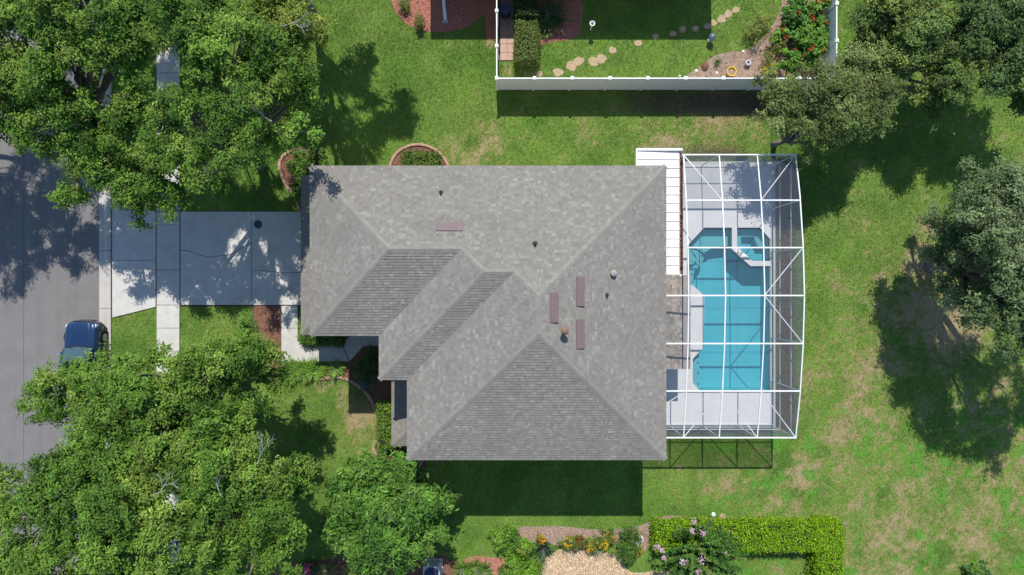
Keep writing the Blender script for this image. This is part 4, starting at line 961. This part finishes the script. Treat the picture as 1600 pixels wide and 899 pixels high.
# croton bed
CRO=[(.08,.20,.022),(.06,.17,.02),(.12,.25,.03),(.10,.23,.025),(.07,.18,.02),(.13,.26,.03),(.09,.2,.02),(.30,.05,.03)]
for i,(a,b,r_,lab) in enumerate(((1250,18,32,'croton with red leaves at the top of the corner bed'),(1270,48,27,'croton against the white fence in the corner bed'),(1243,58,30,'broad leaved croton in the middle of the corner bed'),(1266,84,24,'croton lowest in the corner bed with red tips'),(1238,92,18,'small croton at the sunny side of the corner bed'),(1285,8,18,'croton tucked into the fence corner at the top'))):
    shrub(lab,a,b,r_,1.3,CRO,.20,.45,seed=30+i,n=22,flowers=([(.34,.04,.03),(.30,.10,.04)],4,.13),name='croton',group='red and green crotons in the fenced corner bed')
OL=[(.20,.23,.05),(.16,.19,.04),(.24,.25,.08)]
for i,(a,b,r_,lab) in enumerate(((1192,32,14,'wispy yellow green bush at the lawn edge of the flower bed'),(1180,55,15,'loose olive bush below the wispy one in the flower bed'),(1212,66,18,'loose pale bush beside the crotons'),(1205,88,13,'low pale bush above the grey ornament'))):
    shrub(lab,a,b,r_,.8,OL,.075,seed=40+i,n=26,group='wispy yellow green bushes in the flower bed')
shrub('yellow strap leaved bromeliad beside the white fence',1205,107,12,.45,[(.34,.33,.03),(.25,.27,.03)],.05,seed=45,n=60,spiky=True,name='bromeliad')
shrub('tiny green sprout between the yellow pot and rim of flower bed',1122,97,6,.35,MG,.035,seed=46,n=26,spiky=True,name='sprout')
# lower garden
shrub('bright round shrub at the end of the mulch strip below the house',786,846,21,.9,BG,.11,seed=50,n=46)
shrub('bright shrub second along the mulch strip, orange specks',818,852,18,.8,BG,.11,seed=51,n=44,flowers=([(.55,.18,.02)],6,.06))
shrub('dark spiky cycad beside the curved gravel edge',849,862,15,.9,[(.04,.075,.045),(.03,.06,.035)],.04,seed=52,n=70,spiky=True,name='cycad')
shrub('bright green shrub at the gravel corner by the frame edge',815,892,26,.8,[(.13,.27,.02),(.10,.22,.018),(.17,.30,.03)],.1,seed=53,n=50)
shrub('pale shrub left of the gravel at the lower frame edge',785,900,18,.6,MG,.09,seed=54)
shrub('small orange flowered plant on the bare mulch strip',847,842,7,.4,[(.28,.22,.03),(.2,.2,.03)],.07,seed=55,n=50,flowers=([(.75,.35,.02)],10,.06),name='flowering_plant',cat='flower')
FL=[(.09,.16,.025),(.12,.18,.03),(.16,.19,.03)]
for i,(a,b,r_,col,lab) in enumerate(((886,848,12,(.75,.45,.03),'yellow flowered plant first along the top of the gravel'),(903,845,13,(.30,.05,.02),'green plant with dark red blooms above the gravel'),(922,852,12,(.80,.40,.02),'orange flowered plant mid way above the gravel'),(940,850,12,(.85,.55,.03),'golden flowered plant above the gravel next to the grey green tuft'),(952,838,11,(.60,.35,.05),'ochre flowered plant high in the garden strip'))):
    shrub(lab,a,b,r_,.55,FL,.08,seed=60+i,n=46,flowers=([col],16,.06),name='flowering_plant',cat='flower',group='flowering plants above the gravel')
shrub('grey green tuft among the orange flowers above gravel',930,860,9,.45,[(.16,.22,.13),(.13,.19,.11)],.03,seed=66,n=80,spiky=True,name='tuft')
shrub('dark leafy shrub at the gravel end next to the little lawn',975,858,20,.8,MG,.09,seed=67,n=46)
shrub('tall soft shrub at the strip end touching the lawn',985,833,15,.9,MG,.09,seed=68,n=44)
shrub('white flowered plant beside the white stone',991,846,9,.5,MG,.07,seed=69,n=40,flowers=([(.8,.8,.78)],14,.07),name='flowering_plant',cat='flower')
shrub('small yellow marigold on the edge of the little lawn',997,861,6,.35,[(.3,.25,.03)],.06,seed=70,n=46,flowers=([(.85,.45,.02)],12,.06),name='flowering_plant',cat='flower')
for i,(a,b,r_,lab) in enumerate(((742,889,15,'strap leaved tuft in the salmon mulch, centre of three'),(722,892,13,'strap leaved tuft in the salmon mulch nearest the magnolia'),(757,893,13,'strap leaved tuft in the salmon mulch nearest the gravel'))):
    shrub(lab,a,b,r_,.55,MG+BG,.045,seed=72+i,n=80,spiky=True,name='agapanthus',group='strap leaved tufts in the salmon mulch')
shrub('pink flowered shrub in deep shade at the lower frame edge',482,889,11,.7,DG,.09,seed=76,n=40,flowers=([(.55,.08,.22),(.6,.15,.3)],12,.13),name='flowering_shrub')
shrub('pale plant in shade between the two crowns at the bottom edge',512,893,13,.5,[(.10,.13,.06),(.2,.2,.05)],.05,seed=77,n=60,spiky=True)
shrub('yellow leaved plant peeking out below the magnolia',545,894,12,.5,[(.30,.28,.04),(.14,.22,.03)],.05,seed=78,n=60,spiky=True)
shrub('big leaved green plant alone in the dry back lawn',1525,893,18,.6,[(.05,.13,.03),(.07,.16,.03),(.16,.26,.04)],.19,seed=79,n=40,wf=.55)
shrub('small green seedling inside the corner of the yellow hedge',1267,888,8,.4,MG,.08,seed=80,n=40)
# crape myrtle with pink flower heads
cb=P(1079,850); r=np.random.default_rng(81)
ct=empty('crape_myrtle',(cb[0],cb[1],0),'dark green crape myrtle with pale pink flower heads over the hedge end','shrub')
stm=MB(); PV=[];NV=[];LV=[];CV=[]
for k in range(150):
    ang=r.uniform(0,6.283); out=r.uniform(.04,1.0)**.6*2.2; zt=2.8-.9*(out/2.2)**2+r.normal(0,.12)
    tip=Vector((cb[0]+out*math.cos(ang)*1.05,cb[1]+out*math.sin(ang)*.95,zt)); b0=Vector((cb[0]+r.normal(0,.08),cb[1]+r.normal(0,.08),0)); md=b0.lerp(tip,.5)+Vector((0,0,.45))
    pts=[b0*(1-u)**2+md*2*u*(1-u)+tip*u*u for u in np.linspace(0,1,6)]; stm.tube(pts,[.014,.013,.012,.010,.007,.004],4,False)
    n=92; u=r.uniform(.40,1.02,n); P0=np.array([b0*(1-a_)**2+md*2*a_*(1-a_)+tip*a_*a_ for a_ in u]); sd=np.array([-math.sin(ang),math.cos(ang),0])
    PV.append(P0+sd*(r.uniform(-1,1,n)*.15*(1.15-u))[:,None]*1.3+r.normal(0,.035,(n,3))); NV.append(np.array([0,0,1.])+r.normal(0,.45,(n,3))); LV.append(r.uniform(.11,.20,n))
    CV.append(np.array([(.065,.16,.024),(.085,.20,.03),(.05,.125,.02),(.13,.20,.035)])[r.integers(0,4)]*r.uniform(.75,1.25,(n,1)))
stm.build('stems',M['bark'],ct); V,F=leaf_quads(np.concatenate(PV),np.concatenate(NV),np.concatenate(LV),.42); np_mesh('foliage',V,F,M['shrubleaf'],ct,cols=np.repeat(np.concatenate(CV),4,0))
V=[];F=[];CC=[];off=0
for a,b,z,s in((1085,816,2.5,.10),(1082,829,2.8,.08),(1099,833,2.8,.13),(1027,854,2.2,.10),(1034,860,2.4,.09),(1038,872,2.4,.07),(1068,878,2.9,.12),(1096,875,2.95,.14),(1132,862,2.4,.06),(1091,893,2.7,.08)):
    c=P(a,b,z); k=46; pp=c+rng.normal(0,1,(k,3))*s*np.array([.75,.75,.5]); v,f=leaf_quads(pp,rng.normal(0,.6,(k,3))+np.array([0,0,1]),rng.uniform(.05,.09,k),.8)
    V.append(v);F.append(f+off);off+=len(v);CC.append(np.repeat(np.array([(.62,.38,.50),(.70,.50,.58),(.52,.30,.48)])[rng.integers(0,3,k)],4,0))
np_mesh('blossoms',np.concatenate(V),np.concatenate(F),M['flower'],ct,cols=np.concatenate(CC))

# ------------------------------------------------------------------ small things
ords=['first','second','third','fourth','fifth','sixth','seventh','eighth','ninth','tenth','eleventh','twelfth','thirteenth','fourteenth','fifteenth','sixteenth','last']
for i,(a,b,r_) in enumerate(stones_px):
    c=P(a,b); R=r_/29.0; k=11; rr=[R*random.uniform(.70,1.12) for _ in range(k)]
    poly=[(c[0]+rr[j]*math.cos(6.283*j/k),c[1]+rr[j]*.86*math.sin(6.283*j/k)) for j in range(k)]
    inner=[(c[0]+(x-c[0])*.9,c[1]+(y-c[1])*.9) for x,y in poly]
    V=[(x,y,.0) for x,y in poly]+[(x,y,.022) for x,y in poly]+[(x,y,.030+random.uniform(-.004,.004)) for x,y in inner]
    F=[(j,(j+1)%k,k+(j+1)%k,k+j) for j in range(k)]+[(k+j,k+(j+1)%k,2*k+(j+1)%k,2*k+j) for j in range(k)]+[tuple(range(2*k,3*k))]
    np_mesh('stepping_stone',np.array(V),F,M['step'],base=(c[0],c[1],0),label=f'tan stepping stone, {ords[i]} in the trail counted from the box hedge',cat='stepping stone',group='stepping stones crossing the neighbour lawn')
pv=MB().prism(PL([(779,-60),(804,-60),(804,96),(781,96)]),-.05,.010).build('paver_path',M['joint'],kind='structure')
for j in range(-4,7):
    for i in range(2):
        x0=781.5+i*11; y0=2+j*13.5+ (0 if i==0 else 0)
        if y0<95: slab(rect(x0,y0,x0+11,min(y0+13.5,95)),pv,.008,.05,.006,'paver','paver')
# bin
c=P(790,12,1.0); bn=empty('garbage_bin',(c[0],c[1],0),'round dark blue bin with lid beside the fence post and paver path','bin')
MB().lathe((c[0],c[1],.05),[(.22,0),(.24,.05),(.27,.85),(.28,.88)],20).build('body',M['bin'],bn,smooth=False)
MB().lathe((c[0],c[1],.93),[(.295,0),(.295,.03),(.25,.06),(.08,.085),(.07,.11),(.03,.115)],20).build('lid',M['bin'],bn)
# white post
p0=P(696,32); p1=P(691,-25); dp=empty('downspout_pipe',(p0[0],p0[1],0),'white downspout pipe lying across the shaded red mulch','pipe')
MB().beam((p0[0],p0[1],.09),(p1[0],p1[1],.12),.16,.10).build('pipe',M['vinyl'],dp)
MB().box(p0[0]-.14,p0[0]+.14,p0[1]-.16,p0[1]-.005,.01,.05).build('splash_block',M['greystone'],dp)
# bird feeder: pole, dish, ring
c=P(922.5,47); bf=empty('bird_feeder',(c[0],c[1],0),'bird feeder dish on a pale pole in the shaded neighbour lawn','bird feeder')
MB().tube([(c[0],c[1],-.02),(c[0],c[1],.8)],.035,8).build('pole',M['whitestone'],bf)
MB().lathe((c[0],c[1],.80),[(.03,0),(.12,.02),(.145,.06),(.13,.06),(.10,.035),(.01,.03)],18).build('dish',M['whitestone'],bf)
MB().lathe((c[0],c[1],.835),[(.09,0),(.085,.012),(.02,.016)],12).build('seed',M['darkmetal'],bf)
# gazing ball
c=P(1112,59,.35); gbx=empty('garden_globe',(c[0],c[1],0),'blue grey glazed globe on a stand at the corner of the shadow','globe')
prof=[(.19*math.sin(math.pi*k/12)+.004,.42-.19*math.cos(math.pi*k/12)) for k in range(13)]
MB().lathe((c[0],c[1],0),prof,20).build('globe',M['bluegrey'],gbx,smooth=True)
MB().lathe((c[0],c[1],0),[(.13,0),(.12,.04),(.05,.08),(.05,.2),(.10,.25)],14).build('stand',M['greystone'],gbx)
# yellow pot, grey ornament, boulder, white stones
c=P(1143,112,.35); yp=empty('flower_pot',(c[0],c[1],0),'round yellow glazed pot with dark soil against the fence','pot')
MB().lathe((c[0],c[1],0),[(.15,0),(.19,.08),(.235,.34),(.255,.36),(.255,.40),(.21,.40),(.205,.30)],24).build('pot',M['yellow'],yp)
MB().lathe((c[0],c[1],0),[(.20,.27),(.20,.31),(.02,.325)],16).build('soil',M['soil'],yp)
c=P(1169,98,.2); go=empty('garden_ornament',(c[0],c[1],0),'pale grey stone ring ornament right of the yellow pot','ornament')
MB().lathe((c[0],c[1],0),[(.11,0),(.13,.04),(.13,.16),(.155,.20),(.155,.24),(.08,.25),(.06,.18)],18).build('bowl',M['greystone'],go)
MB().lathe((c[0],c[1],0),[(.055,.16),(.055,.19),(.01,.195)],12).build('well',M['darkmetal'],go)
def boulder(label,px,py,rpx,mat,h,name='boulder',cat='stone',group=None,seed=0,sx=1,sy=1):
    r=np.random.default_rng(seed); c=P(px,py); R=rpx/29.0; V=[];F=[];n=10;rings=4
    for i in range(rings):
        a=math.pi/2*i/(rings-.4)
        for k in range(n):
            t=6.283*k/n; q=R*math.cos(a)*r.uniform(.85,1.12); V.append((c[0]+q*math.cos(t)*sx,c[1]+q*math.sin(t)*sy,h*math.sin(a)*r.uniform(.9,1.05)-.01*(i==0)))
    for i in range(rings-1):
        for k in range(n): F.append((i*n+k,i*n+(k+1)%n,(i+1)*n+(k+1)%n,(i+1)*n+k))
    F.append(tuple((rings-1)*n+k for k in range(n)))
    np_mesh(name,np.array(V),F,M[mat],base=(c[0],c[1],0),label=label,cat=cat,group=group)
boulder('dark brown rock in the flower bed left of the yellow pot',1101,104,6,'mulch',.22,seed=1,sy=1.2)
for i,(a,b,r_,lab) in enumerate(((1088,111,2.6,'white stone next to the dark rock'),(1120,114,2.2,'small white stone between the pot and the fence'),(1062,119,1.8,'white stone at the tip of flower bed by the fence'),(1161,81,2.2,'white stone on the upper rim of the flower bed'),(1176,76,2.4,'white stone below the wispy bush'))):
    boulder(lab,a,b,r_,'whitestone',.07,name='white_stone',group='white stones in the flower bed',seed=10+i)
boulder('round white stone beside the white flowers',1001,842,5,'whitestone',.2,name='white_stone',seed=20,sy=1.25)
boulder('reddish flat stone on the bare soil above the yellow hedge',1129,807,5,'edging',.06,name='flat_stone',seed=21,sx=1.2)
boulder('pale flat stone on the bare soil above the yellow hedge',1115,804,3.6,'whitestone',.06,name='flat_stone',seed=22)
# air conditioner at the lower edge
c=P(674,898,.8); ac=empty('air_conditioner',(c[0],c[1],0),'grey cased air conditioner with dark fan top below the magnolia','air conditioner')
MB().box(c[0]-.44,c[0]+.44,c[1]-.44,c[1]+.44,.06,.80).build('case',M['greystone'],ac)
MB().box(c[0]-.52,c[0]+.52,c[1]-.52,c[1]+.52,.0,.055).build('pad',M['concrete'],ac)
MB().lathe((c[0],c[1],.80),[(.38,0),(.38,.03),(.34,.035),(.05,.05)],24).build('fan_guard',M['bin'],ac)
# three white garden chairs at the gravel's lower edge
def chair(px,rotz,label):
    c=P(px,908); t=empty('garden_chair',(c[0],c[1],0),label,'chair','white garden chairs on the gravel'); t.rotation_euler=(0,0,rotz)
    o=np.array([c[0],c[1],0])
    def bx(name,x0,x1,y0,y1,z0,z1,mat='white'): MB().box(c[0]+x0,c[0]+x1,c[1]+y0,c[1]+y1,z0,z1).build(name,M[mat],t)
    for x in(-.25,.25):
        bx('leg',x-.025,x+.025,.26,.31,.0,.40); bx('leg',x-.025,x+.025,-.28,-.23,.0,.40)
        bx('armrest',x-.04+.03*np.sign(x),x+.04+.03*np.sign(x),-.26,.33,.60,.625); bx('arm_post',x-.02,x+.02,.25,.29,.405,.598)
    for k in range(5): bx('seat_slat',-.27,.27,-.24+k*.11,-.15+k*.11,.405,.425)
    for k in range(5):
        x=-.22+k*.11
        MB().beam((c[0]+x,c[1]-.25,.43),(c[0]+x,c[1]-.47,1.0-.02*abs(k-2)),.09,.02,up=(1,0,0)).build('back_slat',M['white'],t)
    bx('cushion',-.2,.2,-.2,.16,.428,.48,'bin')
for a,rr,lab in((886,.12,'white slatted garden chair on gravel nearest the bright shrub'),(914,-.05,'white slatted garden chair in the middle of the gravel edge'),(940,-.2,'white slatted garden chair on gravel nearest the dark leafy shrub')): chair(a,rr,lab)

# ------------------------------------------------------------------ parked blue car
def car():
    cx=-22.62; yf=-1.80; t=empty('parked_car',(cx,yf-2.2,0),'dark blue car parked at the kerb with its bonnet clear of the oak','car')
    def sec(y,hw,zb,zt,cr=.12,n=6):
        """One cross-section ring of the shell, corners rounded, flanks slightly tumblehome."""
        pts=[]
        hw2=hw*.90
        for s in(1,-1):
            arc=[]
            for k in range(n+1):
                a=math.pi/2*k/n; arc.append((hw2-cr+cr*math.cos(a) if False else (hw2-cr*1.6)+cr*1.6*math.cos(a), zt-cr+cr*math.sin(a)))
            side=[(hw*.95,zb),(hw,zb+.12),(hw,zb+(zt-zb)*.55),(hw*.975,zb+(zt-zb)*.72)]+arc
            pts.append([(s*x,z) for x,z in side])
        ring=pts[0]+pts[1][::-1]
        return [(cx+x,y,z) for x,z in ring]
    def loft(secs,name,mat,cap=True):
        n=len(secs[0]);V=sum(secs,[]);F=[]
        for i in range(len(secs)-1):
            for k in range(n): F.append((i*n+k,(i+1)*n+k,(i+1)*n+(k+1)%n,i*n+(k+1)%n))
        if cap:F+= [tuple(range(n)),tuple((len(secs)-1)*n+k for k in range(n-1,-1,-1))]
        return np_mesh(name,np.array(V),F,M[mat],t,smooth=True)
    prof=[(0.02,.62,.42,.80,.05),(-.05,.74,.34,.90,.08),(-.20,.84,.30,.965,.10),(-.45,.89,.30,1.00,.11),(-.8,.905,.30,1.03,.12),(-1.15,.91,.30,1.06,.12),(-1.45,.91,.30,1.08,.12),(-2.2,.91,.30,1.09,.12),(-3.2,.91,.30,1.09,.12),(-4.0,.89,.32,1.08,.12),(-4.35,.82,.36,1.02,.10),(-4.45,.70,.42,.90,.06)]
    loft([sec(yf+a,b,c,d,e) for a,b,c,d,e in prof],'body',"carblue")
    # bonnet panel with raised centre and shut line
    V=[];F=[];nx,ny=13,9
    for j in range(ny):
        v=j/(ny-1); y=yf-.14-v*1.12
        hwb=.60+.12*min(1,v*3)
        for i in range(nx):
            u=-1+2*i/(nx-1); zt=np.interp(-(y-yf),[.05,.2,.45,.8,1.15,1.45],[.90,.965,1.0,1.03,1.06,1.08])
            rid=.022*math.exp(-((abs(u)-.62)/.10)**2); V.append((cx+u*hwb,y-.05*(1-u*u)*0+.09*(1-v)*(1-u*u)-.0,zt+.012+rid-.055*(abs(u)**6)-.02*(1-v)**3))
    for j in range(ny-1):
        for i in range(nx-1): F.append((j*nx+i,(j+1)*nx+i,(j+1)*nx+i+1,j*nx+i+1))
    np_mesh('bonnet',np.array(V),F,M['carblue'],t,smooth=True)
    MB().box(cx-.66,cx+.66,yf-1.36,yf-1.27,1.055,1.085).build('cowl',M['carblack'],t)
    # glasshouse
    def ghsec(y,hb,ht,zt):
        return [(cx+hb,y,1.06),(cx+(hb+ht)/2+.02,y,(1.06+zt)/2),(cx+ht,y,zt-.05),(cx+ht-.10,y,zt),(cx,y,zt+.02),(cx-ht+.10,y,zt),(cx-ht,y,zt-.05),(cx-(hb+ht)/2-.02,y,(1.06+zt)/2),(cx-hb,y,1.06)]
    V=[(cx-.72,yf-1.36,1.07),(cx,yf-1.27,1.075),(cx+.72,yf-1.36,1.07),(cx+.60,yf-2.02,1.545),(cx,yf-1.98,1.565),(cx-.60,yf-2.02,1.545)]
    ws=np_mesh('windscreen',np.array(V),[(0,1,4,5),(1,2,3,4)],M['carglass'],t,smooth=True)
    MB().beam((cx-.45,yf-1.33,1.09),(cx-.05,yf-1.52,1.21),.02,.02).build('wiper',M['carblack'],ws); MB().beam((cx+.05,yf-1.31,1.09),(cx+.5,yf-1.50,1.20),.02,.02).build('wiper',M['carblack'],ws)
    for s in(-1,1): MB().beam((cx+s*.76,yf-1.38,1.06),(cx+s*.63,yf-2.05,1.55),.07,.06).build('pillar',M['carblue'],t)
    secs=[ghsec(yf-2.02,.86,.62,1.56),ghsec(yf-2.6,.87,.64,1.60),ghsec(yf-3.4,.87,.64,1.60),ghsec(yf-4.0,.84,.60,1.54)]
    n=9;V=sum(secs,[]);G=[];R=[]
    for i in range(3):
        for k in range(n-1): (R if 2<=k<=5 else G).append((i*n+k,i*n+k+1,(i+1)*n+k+1,(i+1)*n+k))
    np_mesh('side_glass',np.array(V),G+[tuple(range(3*n,4*n))],M['carglass'],t,smooth=True); np_mesh('roof_panel',np.array(V)+np.array([0,0,.006]),R,M['carblue'],t,smooth=True)
    for s in(-1,1): MB().beam((cx+s*.60,yf-2.2,1.60),(cx+s*.60,yf-3.8,1.60),.035,.05).build('roof_rail',M['carblack'],t)
    # bumper, grille with bars, lamps, mirrors, wheels, arches
    V=[];F=[];k=15
    for i in range(k):
        u=-1+2*i/(k-1); y=yf+.07-.30*abs(u)**3.2; x=cx+u*.90
        V+=[(x,y-.10,.30),(x,y+.02,.34),(x,y+.03,.55),(x,y-.06,.62)]
    for i in range(k-1):
        for j in range(3): F.append((i*4+j,i*4+j+1,i*4+j+5,i*4+j+4))
    np_mesh('bumper',np.array(V),F,M['carblack'],t,smooth=True)
    gr=MB().box(cx-.48,cx+.48,yf-.03,yf+.035,.60,.84).build('grille',M['carblack'],t)
    for i in range(7): MB().box(cx-.42+i*.14-.022,cx-.42+i*.14+.022,yf+.036,yf+.075,.62,.83).build('grille_bar',M['alloy'],gr)
    for s in(-1,1):
        V=[(cx+s*.52,yf+.0,.68),(cx+s*.52,yf-.02,.84),(cx+s*.80,yf-.17,.87),(cx+s*.84,yf-.20,.70),(cx+s*.52,yf-.12,.68),(cx+s*.52,yf-.16,.885),(cx+s*.76,yf-.30,.92),(cx+s*.82,yf-.34,.70)]
        np_mesh('headlight',np.array(V),[(0,1,2,3),(1,5,6,2),(2,6,7,3),(0,4,5,1),(4,7,6,5),(0,3,7,4)],M['lamp'],t)
        m=MB().beam((cx+s*.90,yf-1.62,1.10),(cx+s*1.10,yf-1.66,1.12),.10,.13).build('mirror',M['alloy'],t)
        for yo in(-.85,-3.55):
            c=(cx+s*.80,yf+yo,.34); w=MB()
            ring=lambda xx,rr:[(xx,c[1]+rr*math.cos(6.283*q/24),.345+rr*math.sin(6.283*q/24)) for q in range(24)]
            P_=[(-.12,.20),(-.12,.30),(-.09,.345),(.09,.345),(.12,.31),(.12,.21)]
            V=sum([ring(c[0]+s*a,b) for a,b in P_],[]);F=[(i*24+q,i*24+(q+1)%24,(i+1)*24+(q+1)%24,(i+1)*24+q) for i in range(5) for q in range(24)]
            wh=np_mesh('wheel',np.array(V),F,M['rubber'],t,smooth=True)
            V=ring(c[0]+s*.10,.215)+ring(c[0]+s*.115,.19)+ring(c[0]+s*.08,.05);F=[(i*24+q,i*24+(q+1)%24,(i+1)*24+(q+1)%24,(i+1)*24+q) for i in range(2) for q in range(24)]+[tuple(48+q for q in range(24))]
            np_mesh('rim',np.array(V),F,M['alloy'],wh)
            V=[];F=[];k=13
            for q in range(k):
                a=math.pi*q/(k-1); 
                for rr,xx in((.36,.905),(.385,.955),(.455,.965),(.475,.905)): V.append((cx+s*xx,c[1]+rr*math.cos(a),.36+rr*math.sin(a)))
            for q in range(k-1):
                for j in range(3): F.append((q*4+j,q*4+j+1,q*4+j+5,q*4+j+4))
            np_mesh('wheel_arch',np.array(V),F,M['carblack'],t,smooth=True)
car()
